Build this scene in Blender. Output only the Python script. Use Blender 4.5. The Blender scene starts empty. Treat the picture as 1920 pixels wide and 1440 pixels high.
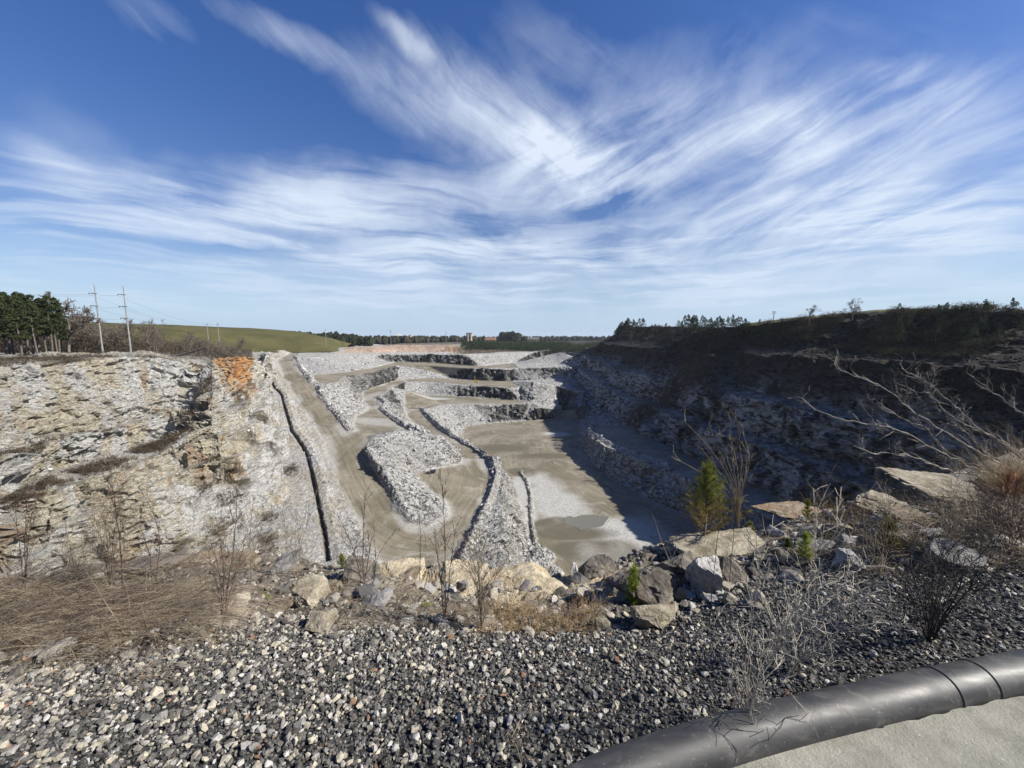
import bpy, math, random
import numpy as np
from mathutils import Vector, Matrix
from mathutils.geometry import delaunay_2d_cdt

R = math.radians
HAZE = True
ALB = 0.66     # every albedo below was first judged at a lower exposure
scene = bpy.context.scene
rng = np.random.default_rng(7)
random.seed(7)

# ------------------------------------------------------------------ camera, sky, sun
EYE = 1.7
FPX = 723.0
TH = math.atan(88 / FPX)
CT, ST = math.cos(TH), math.sin(TH)
cam_d = bpy.data.cameras.new('camera')
cam_d.sensor_width = 36
cam_d.lens = 36 * FPX / 1920
cam_d.clip_start = 0.05
cam_d.clip_end = 12000
cam = bpy.data.objects.new('camera', cam_d)
scene.collection.objects.link(cam)
cam.location = (0, 0, EYE)
cam.rotation_euler = (math.pi / 2 - TH, 0, 0)
scene.camera = cam

SUN_AZ = R(101)      # clockwise from the view direction (+Y), towards +X
SUN_EL = R(38.5)
scene.view_settings.view_transform = 'Standard'
scene.view_settings.look = 'None'
scene.view_settings.exposure = 0.95
scene.view_settings.gamma = 1

sun_d = bpy.data.lights.new('sun', 'SUN')
sun_d.energy = 5.0
sun_d.angle = R(0.5)
sun_d.color = (1.0, 0.95, 0.87)
sun = bpy.data.objects.new('sun', sun_d)
scene.collection.objects.link(sun)
sdir = Vector((math.sin(SUN_AZ) * math.cos(SUN_EL), math.cos(SUN_AZ) * math.cos(SUN_EL), math.sin(SUN_EL)))
sun.rotation_euler = sdir.to_track_quat('Z', 'Y').to_euler()

def ray(px, py):
    u = (px - 960) / FPX
    v = (py - 720) / FPX
    return (u, CT - v * ST, -ST - v * CT)

def PZ(px, py, z):
    d = ray(px, py)
    t = (z - EYE) / d[2]
    return (d[0] * t, d[1] * t, z)

def PY(px, py, Y):
    d = ray(px, py)
    t = Y / d[1]
    return (d[0] * t, Y, EYE + d[2] * t)

# ------------------------------------------------------------------ node helpers
class NT:
    def __init__(s, tree):
        s.t = tree
        tree.nodes.clear()
    def n(s, typ, **kw):
        nd = s.t.nodes.new(typ)
        for k, v in kw.items():
            setattr(nd, k, v)
        return nd
    def put(s, sock, val):
        if val is None:
            return
        if isinstance(val, bpy.types.NodeSocket):
            s.t.links.new(val, sock)
        else:
            sock.default_value = val
    def math(s, op, a, b=None, c=None, clamp=False):
        nd = s.n('ShaderNodeMath', operation=op, use_clamp=clamp)
        s.put(nd.inputs[0], a); s.put(nd.inputs[1], b)
        if c is not None: s.put(nd.inputs[2], c)
        return nd.outputs[0]
    def vmath(s, op, a, b=None):
        nd = s.n('ShaderNodeVectorMath', operation=op)
        s.put(nd.inputs[0], a); s.put(nd.inputs[1], b)
        return nd.outputs[0]
    def ramp(s, x, lo, hi, a=0.0, b=1.0, smooth=True):
        nd = s.n('ShaderNodeMapRange', interpolation_type='SMOOTHSTEP' if smooth else 'LINEAR')
        s.put(nd.inputs[0], x)
        for i, v in enumerate((lo, hi, a, b)): s.put(nd.inputs[i + 1], v)
        return nd.outputs[0]
    def noise(s, vec, scale, detail=4, rough=0.55, dist=0.0, out=0, lac=2.0):
        nd = s.n('ShaderNodeTexNoise')
        s.put(nd.inputs['Vector'], vec)
        nd.inputs['Scale'].default_value = scale
        nd.inputs['Detail'].default_value = detail
        nd.inputs['Roughness'].default_value = rough
        nd.inputs['Distortion'].default_value = dist
        nd.inputs['Lacunarity'].default_value = lac
        return nd.outputs[out]
    def voro(s, vec, scale, feature='F1', out='Distance', rnd=1.0):
        nd = s.n('ShaderNodeTexVoronoi', feature=feature)
        s.put(nd.inputs['Vector'], vec)
        nd.inputs['Scale'].default_value = scale
        nd.inputs['Randomness'].default_value = rnd
        return nd.outputs[out]
    def mix(s, f, a, b, mode='MIX'):
        nd = s.n('ShaderNodeMix', data_type='RGBA', blend_type=mode)
        s.put(nd.inputs[0], f)
        s.put(nd.inputs[6], a if isinstance(a, bpy.types.NodeSocket) else (*a, 1) if len(a) == 3 else a)
        s.put(nd.inputs[7], b if isinstance(b, bpy.types.NodeSocket) else (*b, 1) if len(b) == 3 else b)
        return nd.outputs[2]
    def mapping(s, vec, scale=(1, 1, 1), rot=(0, 0, 0), loc=(0, 0, 0)):
        nd = s.n('ShaderNodeMapping')
        s.put(nd.inputs[0], vec)
        nd.inputs['Scale'].default_value = scale
        nd.inputs['Rotation'].default_value = rot
        nd.inputs['Location'].default_value = loc
        return nd.outputs[0]
    def attr(s, name, out='Fac'):
        nd = s.n('ShaderNodeAttribute', attribute_name=name)
        return nd.outputs[out]

def new_mat(name):
    m = bpy.data.materials.new(name)
    m.use_nodes = True
    return m, NT(m.node_tree)

def finish(nt, color, rough=0.9, bump=None, bdist=0.1, bstr=1.0, spec=0.3, trans=None):
    b = nt.n('ShaderNodeBsdfPrincipled')
    nt.put(b.inputs['Base Color'], nt.mix(1.0, color, (ALB, ALB, ALB), 'MULTIPLY'))
    nt.put(b.inputs['Roughness'], rough)
    b.inputs['Specular IOR Level'].default_value = spec
    if bump is not None:
        bn = nt.n('ShaderNodeBump')
        bn.inputs['Distance'].default_value = bdist
        bn.inputs['Strength'].default_value = bstr
        nt.put(bn.inputs['Height'], bump)
        nt.t.links.new(bn.outputs[0], b.inputs['Normal'])
    out = nt.n('ShaderNodeOutputMaterial')
    nt.t.links.new(b.outputs[0], out.inputs[0])

# ------------------------------------------------------------------ world: Nishita sky with cirrus
world = bpy.data.worlds.new('World')
scene.world = world
world.use_nodes = True
w = NT(world.node_tree)
sky = w.n('ShaderNodeTexSky', sky_type='NISHITA')
sky.sun_disc = False
sky.sun_elevation = SUN_EL
sky.sun_rotation = SUN_AZ
sky.altitude = 300
sky.air_density = 1.0
sky.dust_density = 0.5
sky.ozone_density = 2.5
tc = w.n('ShaderNodeTexCoord').outputs['Generated']
wout = w.n('ShaderNodeOutputWorld')
bg = w.n('ShaderNodeBackground')
bg.inputs[1].default_value = 0.05
w.t.links.new(bg.outputs[0], wout.inputs[0])
# cirrus: soft bands laid out by compass bearing and elevation, broken up by stretched noise
nrm = w.vmath('NORMALIZE', tc)
sx_ = w.n('ShaderNodeSeparateXYZ'); w.t.links.new(nrm, sx_.inputs[0])
az_ = w.math('MULTIPLY', w.math('ARCTAN2', sx_.outputs[0], sx_.outputs[1]), 57.29578)
el_ = w.math('MULTIPLY', w.math('ARCSINE', sx_.outputs[2]), 57.29578)
cb_ = w.n('ShaderNodeCombineXYZ'); w.put(cb_.inputs[0], az_); w.put(cb_.inputs[1], el_)
q0 = cb_.outputs[0]
def warp(vec, sc, amt, det=3):
    n_ = w.noise(vec, sc, det, 0.6, out=1)
    return w.vmath('ADD', vec, w.vmath('MULTIPLY', w.vmath('SUBTRACT', n_, (0.5, 0.5, 0.5)), amt))
q1 = warp(q0, 0.045, (6, 4, 0))
q2 = warp(q1, 0.22, (2.6, 2.0, 0), 4)
def azel(px, py):
    x, y, z = ray(px, py)
    return math.degrees(math.atan2(x, y)), math.degrees(math.atan2(z, math.hypot(x, y)))
def strokes(lst):
    tot = None
    for x0, y0, x1, y1, wd, st in lst:
        a = azel(x0, y0); b = azel(x1, y1)
        cx, cy = (a[0] + b[0]) / 2, (a[1] + b[1]) / 2
        ln = math.hypot(b[0] - a[0], b[1] - a[1]) / 2
        c_ = azel((x0 + x1) / 2, (y0 + y1) / 2 + wd)
        hw = abs(c_[1] - azel((x0 + x1) / 2, (y0 + y1) / 2)[1])
        mp = w.n('ShaderNodeMapping', vector_type='TEXTURE')
        w.t.links.new(q2, mp.inputs[0])
        mp.inputs['Location'].default_value = (cx, cy, 0)
        mp.inputs['Rotation'].default_value = (0, 0, math.atan2(b[1] - a[1], b[0] - a[0]))
        mp.inputs['Scale'].default_value = (ln * 1.3 + hw, hw * 2.3, 1)
        lnn = w.n('ShaderNodeVectorMath', operation='LENGTH'); w.t.links.new(mp.outputs[0], lnn.inputs[0])
        v = w.ramp(lnn.outputs['Value'], 0.0, 1.0, st, 0.0)
        tot = v if tot is None else w.math('ADD', tot, v)
    return tot
def fibre(rot, sc=0.16, stretch=5.5, lo=0.36, hi=0.68):
    m_ = w.mapping(q1, scale=(1.0 / stretch, 1.0, 1), rot=(0, 0, 0))
    mp = w.n('ShaderNodeMapping', vector_type='TEXTURE'); w.t.links.new(q1, mp.inputs[0])
    mp.inputs['Rotation'].default_value = (0, 0, R(rot)); mp.inputs['Scale'].default_value = (stretch, 1, 1)
    n1 = w.noise(mp.outputs[0], sc * 2.1, 9, 0.57, 0.5)
    n2 = w.noise(q2, 0.10, 5, 0.6, 0.3)
    return w.ramp(w.math('ADD', w.math('MULTIPLY', n1, 0.72), w.math('MULTIPLY', n2, 0.28)), lo, hi)
GC = [(0,60,160,130,50,.18),(1350,40,1900,60,50,.22),(180,-20,370,80,34,.55),(370,0,660,135,24,.9),(600,110,1000,275,46,.8),(700,15,810,115,18,1.0),(640,30,900,160,60,.3),(780,60,960,215,36,.65),(880,20,1100,70,45,.3),(880,160,1080,280,60,.75),(1000,80,1200,130,40,.3),(960,230,1150,330,70,.8)]
GB = [(960,330,1320,225,60,.9),(1230,280,1740,170,34,1.0),(1700,170,1920,250,55,.8),(1380,240,1920,310,80,.95),(880,300,1300,340,50,.8),(1010,425,1320,300,30,.9),(1250,420,1920,370,60,.85),(1140,240,1320,160,22,.5),(1560,465,1920,425,40,.8),(1180,455,1520,420,34,.9),(1500,450,1920,400,34,.8),(1560,520,1920,500,20,.7),(1320,350,1700,330,60,.6),(1600,140,1760,120,18,.7)]
GA = [(0,315,380,350,24,.85),(180,345,800,375,40,1.0),(480,325,960,350,40,.8),(0,250,150,320,22,.5),(0,385,500,440,22,.7),(300,405,900,430,34,.85),(600,462,1150,445,30,.9),(780,400,1050,395,40,.8),(0,470,600,500,26,.5),(400,492,1200,520,30,.75),(880,480,1500,475,26,.9),(1150,525,1920,500,24,.8),(0,535,1000,555,24,.45),(900,570,1920,560,30,.5)]
NG = [(1060,402,1220,372,16,.9),(870,440,1010,446,7,.7),(1080,478,1260,500,9,.7),(1500,480,1800,470,7,.7),(300,455,560,470,12,.6),(0,410,260,455,10,.5)]
dens = w.math('MULTIPLY', strokes(GC), fibre(-32, 0.14, 5, 0.22, 0.66))
dens = w.math('ADD', dens, w.math('MULTIPLY', strokes(GB), fibre(20, 0.19, 5.5, 0.29, 0.70)))
dens = w.math('ADD', dens, w.math('MULTIPLY', strokes(GA), fibre(-3, 0.17, 8, 0.30, 0.62)))
soft = w.noise(q1, 0.07, 6, 0.65, 0.5)
dens = w.math('ADD', dens, w.math('MULTIPLY', strokes([(0,330,900,400,70,.45),(900,280,1920,330,150,.75),(0,520,1920,520,60,.5),(500,60,1100,260,60,.3),(1100,90,1920,150,50,.2),(0,230,200,300,60,.4)]), w.ramp(soft, 0.25, 0.7)))
mpb = w.mapping(q1, scale=(0.10, 1.0, 1))
band = w.ramp(w.noise(mpb, 0.55, 7, 0.6, 0.35), 0.43, 0.62)
low = w.math('MULTIPLY', w.ramp(el_, 1.5, 5), w.ramp(el_, 19, 11))
dens = w.math('ADD', dens, w.math('MULTIPLY', w.math('MULTIPLY', band, low), 0.75))
dens = w.math('SUBTRACT', dens, strokes(NG))
# elsewhere in the sky: loose cirrus
dens = w.math('MULTIPLY', w.ramp(dens, 0.12, 1.8, 0, 1, False), 0.88)
# deepen the blue overhead, keep the horizon pale
hsv = w.n('ShaderNodeHueSaturation'); w.t.links.new(sky.outputs[0], hsv.inputs['Color'])
hsv.inputs['Hue'].default_value = 0.515
w.put(hsv.inputs['Saturation'], w.ramp(el_, 2, 30, 1.12, 1.27))
w.put(hsv.inputs['Value'], w.ramp(el_, 0, 40, 1.15, 1.42))
base = w.mix(w.ramp(el_, 13, -1, 0, 0.85), hsv.outputs[0], (4.9, 6.6, 9.0))
cloudc = w.mix(w.ramp(el_, 2, 30), (7.2, 8.3, 9.9), (9.0, 9.9, 11.2))
skyc = w.mix(dens, base, cloudc)
w.t.links.new(skyc, bg.inputs[0])


# ------------------------------------------------------------------ numpy noise
def _h(ix, iy, iz, s):
    n = (ix.astype(np.int64) * 374761393 + iy.astype(np.int64) * 668265263 + iz.astype(np.int64) * 2147483647 * 3 + s * 1274126177) & 0xffffffff
    n = ((n ^ (n >> 13)) * 1274126177) & 0xffffffff
    n = ((n ^ (n >> 16)) * 2246822519) & 0xffffffff
    return ((n ^ (n >> 15)) & 0xffffff) / float(0xffffff)

def vnoise(p, s=0):
    i = np.floor(p); f = p - i; f = f * f * (3 - 2 * f)
    i = i.astype(np.int64); r = 0
    for dx in (0, 1):
        wx = f[:, 0] if dx else 1 - f[:, 0]
        for dy in (0, 1):
            wy = f[:, 1] if dy else 1 - f[:, 1]
            for dz in (0, 1):
                wz = f[:, 2] if dz else 1 - f[:, 2]
                r = r + wx * wy * wz * _h(i[:, 0] + dx, i[:, 1] + dy, i[:, 2] + dz, s)
    return r * 2 - 1

def fbm(p, octs=4, s=0, g=0.5, lac=2.03):
    a, r, tot = 1.0, 0, 0
    for o in range(octs):
        r = r + a * vnoise(p * lac ** o + o * 17.3, s + o); tot += a; a *= g
    return r / tot

def cell(p, s=0):
    """worley: random value of nearest cell, f2-f1"""
    i = np.floor(p).astype(np.int64)
    f1 = np.full(len(p), 9.0); f2 = np.full(len(p), 9.0); v = np.zeros(len(p))
    for dx in (-1, 0, 1):
        for dy in (-1, 0, 1):
            for dz in (-1, 0, 1):
                cx, cy, cz = i[:, 0] + dx, i[:, 1] + dy, i[:, 2] + dz
                d = (cx + _h(cx, cy, cz, s) - p[:, 0]) ** 2 + (cy + _h(cx, cy, cz, s + 1) - p[:, 1]) ** 2 + (cz + _h(cx, cy, cz, s + 2) - p[:, 2]) ** 2
                hv = _h(cx, cy, cz, s + 3)
                m = d < f1
                f2 = np.where(m, f1, np.minimum(f2, d)); v = np.where(m, hv, v); f1 = np.where(m, d, f1)
    return v, np.sqrt(f2) - np.sqrt(f1)

def sstep(x, a, b):
    t = np.clip((x - a) / (b - a), 0, 1)
    return t * t * (3 - 2 * t)

def line_dist(P, line):
    """distance from points (n,2) to polyline"""
    best = np.full(len(P), 1e9)
    L = np.array(line)[:, :2]
    for a, b in zip(L[:-1], L[1:]):
        d = b - a
        t = np.clip(((P - a) @ d) / max(d @ d, 1e-9), 0, 1)
        q = P - (a + t[:, None] * d)
        best = np.minimum(best, np.hypot(q[:, 0], q[:, 1]))
    return best

def in_poly(P, poly):
    L = np.array(poly)[:, :2]
    x, y = P[:, 0], P[:, 1]
    r = np.zeros(len(P), bool)
    for a, b in zip(L, np.roll(L, -1, 0)):
        c = (a[1] > y) != (b[1] > y)
        xi = (b[0] - a[0]) * (y - a[1]) / (b[1] - a[1] if abs(b[1] - a[1]) > 1e-9 else 1e-9) + a[0]
        r ^= c & (x < xi)
    return r

def sdist(P, poly):
    """positive inside"""
    d = line_dist(P, list(poly) + [poly[0]])
    return np.where(in_poly(P, poly), d, -d)

# ------------------------------------------------------------------ mesh helpers
def mesh_obj(name, V, F, mat=None, parent=None, smooth=False, attrs=None, mats=None, midx=None):
    V = np.asarray(V, dtype=np.float32)
    me = bpy.data.meshes.new(name)
    if isinstance(F, np.ndarray) and F.ndim == 2:
        k = F.shape[1]
        me.vertices.add(len(V)); me.vertices.foreach_set('co', V.ravel())
        me.loops.add(F.size); me.loops.foreach_set('vertex_index', F.astype(np.int32).ravel())
        me.polygons.add(len(F))
        me.polygons.foreach_set('loop_start', np.arange(0, F.size, k, dtype=np.int32))
    else:
        me.from_pydata([tuple(map(float, v)) for v in V], [], [tuple(int(i) for i in f) for f in F])
    for n_, a in (attrs or {}).items():
        a = np.asarray(a, dtype=np.float32)
        if a.ndim == 1:
            at = me.attributes.new(n_, 'FLOAT', 'POINT'); at.data.foreach_set('value', a)
        else:
            at = me.attributes.new(n_, 'FLOAT_COLOR', 'POINT')
            at.data.foreach_set('color', np.c_[a, np.ones(len(a))].astype(np.float32).ravel())
    if midx is not None:
        me.polygons.foreach_set('material_index', np.asarray(midx, dtype=np.int32))
    me.update(calc_edges=True)
    me.validate()
    me.polygons.foreach_set('use_smooth', np.full(len(me.polygons), bool(smooth)))
    for m in (mats or ([mat] if mat else [])):
        me.materials.append(m)
    o = bpy.data.objects.new(name, me)
    scene.collection.objects.link(o)
    if parent: o.parent = parent
    return o

def tag(o, label=None, cat=None, group=None, kind=None):
    if label: o['label'] = label
    if cat: o['category'] = cat
    if group: o['group'] = group
    if kind: o['kind'] = kind
    return o

def empty(name, loc=(0, 0, 0), rz=0, s=1):
    o = bpy.data.objects.new(name, None)
    scene.collection.objects.link(o)
    o.location = loc; o.rotation_euler = (0, 0, rz); o.scale = (s, s, s)
    o.empty_display_size = 0.2
    return o

def copy_tree(o, parent=None):
    c = o.copy(); scene.collection.objects.link(c)
    if parent: c.parent = parent
    for ch in list(o.children): copy_tree(ch, c)
    return c

# ------------------------------------------------------------------ the quarry as a survey of break lines
Z = lambda pts: [PZ(*p) for p in pts]
FLOOR = -93.0
L = {}
road_l = [(640,647.5,-19),(605,650,-20),(574,655,-22),(545,662,-24),(519,674,-26),(529,705,-31.5),(552,747,-41),(592,809,-51),(615,861,-57),(632,915,-62),(661,970,-67.5),(678,997,-69.5),(700,1040,-71.5)]
road_r = [(645,645.5,-19),(612,648.5,-20),(585,652.5,-22),(562,659,-24),(549,674,-26),(573,705,-31.5),(605,747,-41),(653,809,-51)]
L['road_l'] = Z(road_l); L['road_r'] = Z(road_r)
L['isl_l'] = Z([(683,838,-54.5),(691,861,-57),(721,915,-62),(745,955,-66),(770,978,-68.5),(800,984,-69.5),(832,968,-69.5),(838,950,-69),(828,935,-68),(802,920,-67),(786,900,-66.5),(780,886,-66),(800,880,-66),(830,875,-66.5),(862,868,-68),(866,858,-69.5)])
L['isl_ridge'] = Z([(700,842,-53.5),(722,882,-57.5),(757,925,-62.5),(795,957,-67.5)])
L['isl_back'] = Z([(712,820,-51.5),(750,810,-52),(790,807,-54),(812,816,-57),(842,836,-60)])
L['isl_mid'] = Z([(722,845,-55.5),(770,852,-59.5),(812,850,-60.5),(846,846,-62)])
L['flat_u'] = Z([(660,806,-51.5),(665,782,-53.5),(690,766,-55),(680,752,-56.5),(678,735,-57.7),(700,726,-58.7),(745,712,-61.5),(800,709,-62),(850,711,-64),(900,713,-63.5),(960,716,-64.5)])
L['flat_r'] = Z([(692,836-30,-53.3),(750,803,-54),(774,804,-54.5),(758,797,-54.7),(735,784,-55.2),(713,766,-55.8),(722,756,-56.5),(709,744,-57),(735,725,-60.3),(760,716.5,-61.8),(800,715,-62),(850,719,-62),(900,723,-62),(950,727,-62),(975,724,-62)])
L['low_l'] = Z([(757,768,-76),(765,785,-75),(778,802,-74),(795,812,-73),(830,830,-71.5),(858,853,-70.2)])
low_r = [(788,770,-76),(800,785,-75),(822,806,-74),(850,822,-72.5),(890,845,-71),(913,865,-70.5),(923,893,-70),(913,930,-70.2),(893,975,-70.7),(868,1030,-71.3),(850,1065,-72)]
L['low_r'] = Z(low_r)
crest_out = [(802,772,-75.5),(835,808,-73),(885,837,-70),(912,852,-69),(935,873,-69),(944,890,-69),(947,930,-69),(941,980,-69.3),(936,1020,-69.8),(934,1060,-70)]
L['ridge_out'] = Z(crest_out)
ro = L['ridge_out']
L['ridge_toe'] = [(ro[1][0] + 2, ro[1][1] + 16, FLOOR), (ro[2][0] + 7, ro[2][1] + 14, FLOOR), (ro[3][0] + 9, ro[3][1] + 10, FLOOR)] + [(p[0] + 8, p[1] + 4, FLOOR) for p in ro[4:]] + [(6, 90, FLOOR)]
L['toe4'] = Z([(870,799,FLOOR),(920,793,FLOOR),(980,789,FLOOR),(1035,786,FLOOR),(1068,781,FLOOR),(1092,788,FLOOR)])
L['crest4'] = Z([(830,758,-76),(880,757,-76),(940,758,-76),(1000,754,-76)])
L['toe3'] = Z([(755,744,-76),(800,741,-76),(850,743,-76),(900,746,-76),(950,749,-76),(975,751,-76)])
L['tr2_lo'] = Z([(582,717,-34),(612,720,-35),(636,715,-36.5),(642,706,-37.5),(700,697,-41.5),(745,685,-45),(800,685,-45),(880,690,-46),(940,692,-46),(972,690,-46)])
L['toe1'] = Z([(589,703,-33.8),(650,697,-37.5),(700,689.5,-41.5),(738,680,-45),(800,679.5,-45),(860,684,-48.5),(900,687,-50.5),(960,682,-48),(1010,675.5,-46),(1060,674.5,-44.6),(1104,677,-42.5)])
L['crest1'] = Z([(572,670,-24),(600,669,-25),(640,668,-26.5),(700,665.5,-28.5),(735,664,-30),(800,664,-30),(870,664.5,-30),(940,662.5,-30),(1000,661,-30),(1060,662,-31),(1105,665,-31)])
L['bank_lo'] = Z([(640,662,-25),(700,661.5,-28),(745,661,-29),(800,661,-29),(868,661.5,-29.5)])
L['bank_hi'] = Z([(650,651,-19.5),(700,650,-17),(745,647,-15),(800,646.5,-14.5),(858,646.5,-14)])
L['talus_top'] = Z([(985,683,-44),(1010,677,-40),(1050,680,-40),(1085,687,-42),(1108,690,-43)])
L['talus_mid'] = Z([(1000,715,-55),(1040,722,-60),(1090,735,-66)])
L['talus_low'] = Z([(1010,765,-80),(1050,768,-83),(1085,765,-80)])
# left wall
L['left_rim'] = [(-70,16,-4),(-118,50,-5),(-136,75,-6)] + Z([(0,688,-6.3),(100,680,-6.3),(200,672,-6),(300,670,-6.6),(400,672,-8),(470,668,-11),(500,664,-12),(497,660,-15),(540,652,-18)])
L['left_bench_in'] = [(-72,22,-33),(-112,48,-34),(-131,72,-35)] + Z([(0,928,-36),(100,880,-37.5),(200,857,-38),(300,822,-37.3),(400,742,-26),(450,700,-19.5),(485,678,-17)])
L['left_bench_out'] = [(-66,26,-34),(-103,52,-35),(-122,70,-36)] + Z([(0,972,-37.5),(100,922,-38.5),(200,890,-39.5),(300,852,-39),(400,792,-31),(440,748,-28),(475,706,-24),(492,690,-23)])
L['left_base'] = [(-60,30,-64),(-98,54,-65),(-112,70,-65),(-117,88,-66)] + Z([(200,1100,-66),(330,1080,-64.5),(352,1000,-60),(365,945,-55),(392,905,-51.5),(430,905,-52.5),(457,890,-52),(478,830,-45),(490,760,-36.5),(498,705,-28.5)])
L['left_toe'] = [(-55,36,-68),(-92,56,-69),(-106,78,-69)] + Z([(180,1117,-69.2),(300,1110,-69),(385,1088,-68),(420,1035,-66),(450,1080,-68.3),(500,1050,-67),(530,1060,-67.5),(560,1000,-65),(545,930,-61.5),(530,870,-56),(525,830,-51.5),(520,790,-46),(509,740,-38.5),(503,705,-31),(502,676,-26.5),(530,662,-24)])
# right block and right wall
L['toeR'] = Z([(1097,815,FLOOR+0),(1092,850,FLOOR),(1128,882,FLOOR),(1170,908,FLOOR),(1220,932,FLOOR),(1290,968,FLOOR),(1340,1000,FLOOR)]) + [(108,150,FLOOR),(108,100,FLOOR),(95,72,FLOOR)]
L['blk_top'] = Z([(1108,795,-77),(1100,812,-77),(1140,838,-77),(1180,853,-77),(1250,875,-77),(1330,915,-77)]) + [(116,148,-77),(116,100,-77)]
wy = [560, 480, 420, 380, 340, 300, 265, 230, 190, 150, 110, 75, 45]
wx = [ 92, 100, 104, 104, 100,  98, 112, 124, 132, 134, 128, 112, 90]
sky_px = [(1040,640),(1110,628),(1180,612),(1240,612),(1300,614),(1400,610),(1480,600),(1560,592),(1640,583),(1750,577),(1850,580),(1920,585),(2400,590)]
prof = [(0,-77),(4,-57),(15,-55),(18,-35),(30,-32),(33,-10),(48,-4)]
wall = {k: [] for k in range(len(prof) + 1)}
for y_, x_ in zip(wy, wx):
    far = max(0, (y_ - 430) / 130.0)
    sl = math.exp(-((y_ - 310) / 45.0) ** 2)          # the slide cone
    for k, (dx, z_) in enumerate(prof):
        zz = z_
        ddx = dx + sl * (8 + 0.42 * (z_ + 77)) * (1 if z_ < -20 else 0.6)
        if far > 0:
            zz = z_ * (1 - 0.25 * far)
        wall[k].append((x_ + ddx, y_ - 0.25 * dx, zz))
    X_ = x_ + 74; Y_ = y_ - 8
    pxx = 960 + FPX * X_ / Y_
    pyy = np.interp(pxx, [p[0] for p in sky_px], [p[1] for p in sky_px])
    # height so that the crest shows at that skyline
    d = ray(pxx, pyy); t = Y_ / d[1]
    wall[len(prof)].append((X_, Y_, min(EYE + d[2] * t, 40)))
for k in wall: L['rw%d' % k] = wall[k]
L['rw_back'] = [(p[0] + 120, p[1] + 10, p[2] - 6) for p in wall[len(prof)]]
# the cliff under the viewer
L['near_rim'] = [(-70,16,-4),(-30,8.0,-4),(-12,5.6,-3.2),(-6,5.2,-2.6),(0,5.3,-2.4),(4,6.2,-2.1),(8,8.4,-2.0),(20,14,-2),(60,28,-3),(120,50,-4)]
L['near_toe'] = [(-60,40,-70),(-30,24,-72),(-8,20,-72),(2,20,-73),(14,24,-92),(30,34,FLOOR),(70,56,FLOOR)]
L['near_in'] = [(-70,-30,-3),(-12,-8,-3),(12,-8,-3),(80,-30,-3)]
# far land
far_pts = []
for r_, z_ in ((1300, -17), (1900, -18), (3200, -20), (6500, -24)):
    for a in range(-90, 91, 12):
        far_pts.append((r_ * math.sin(R(a)), r_ * math.cos(R(a)), z_))
far_pts += [(-6500,-300,-20),(6500,-300,-20),(-600,-300,-8),(600,-300,5),(-330,150,-6),(-260,60,-6),(-420,300,-9),(-520,500,-15),(-250,250,-8.5),(-330,420,-14),(-700,800,-18),(-600,100,-8),
            (-300,900,-19),(0,960,-15),(100,830,-22),(-100,850,-15),(200,1000,-16),(90,720,-26),(300,700,2),(600,600,10),(500,300,16),(800,200,18)]

def build_tin():
    verts, zs, edges = [], [], []
    seen = {}
    def add(p):
        k = (round(p[0], 2), round(p[1], 2))
        if k not in seen:
            seen[k] = len(verts); verts.append(Vector((p[0], p[1]))); zs.append(p[2])
        return seen[k]
    for n_, ln in L.items():
        # refine long segments
        idx = []
        for a, b in zip(ln[:-1], ln[1:]):
            idx.append(add(a))
        idx.append(add(ln[-1]))
        edges += [(i, j) for i, j in zip(idx[:-1], idx[1:]) if i != j]
    for p in far_pts: add(p)
    vo, eo, fo, ov, oe, of = delaunay_2d_cdt(verts, edges, [], 0, 1e-4)
    Z0 = []
    for v, src in zip(vo, ov):
        if src: Z0.append(zs[src[0]])
        else: Z0.append(None)
    miss = 0
    VV = np.array([[v.x, v.y] for v in verts])
    for i, z in enumerate(Z0):
        if z is None:
            miss += 1
            d = np.hypot(VV[:, 0] - vo[i].x, VV[:, 1] - vo[i].y)
            j = np.argsort(d)[:3]; wgt = 1 / (d[j] + 0.1)
            Z0[i] = float((np.array(zs)[j] * wgt).sum() / wgt.sum())
    print('TIN', len(vo), 'crossings', miss)
    V = np.array([[v.x, v.y, z] for v, z in zip(vo, Z0)])
    F = np.array([f for f in fo if len(f) == 3])
    # drop slivers
    a, b, c = V[F[:, 0], :2], V[F[:, 1], :2], V[F[:, 2], :2]
    ar = (b[:, 0] - a[:, 0]) * (c[:, 1] - a[:, 1]) - (b[:, 1] - a[:, 1]) * (c[:, 0] - a[:, 0])
    F[ar < 0] = F[ar < 0][:, ::-1]
    return V, F[np.abs(ar) > 1e-9]

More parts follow.
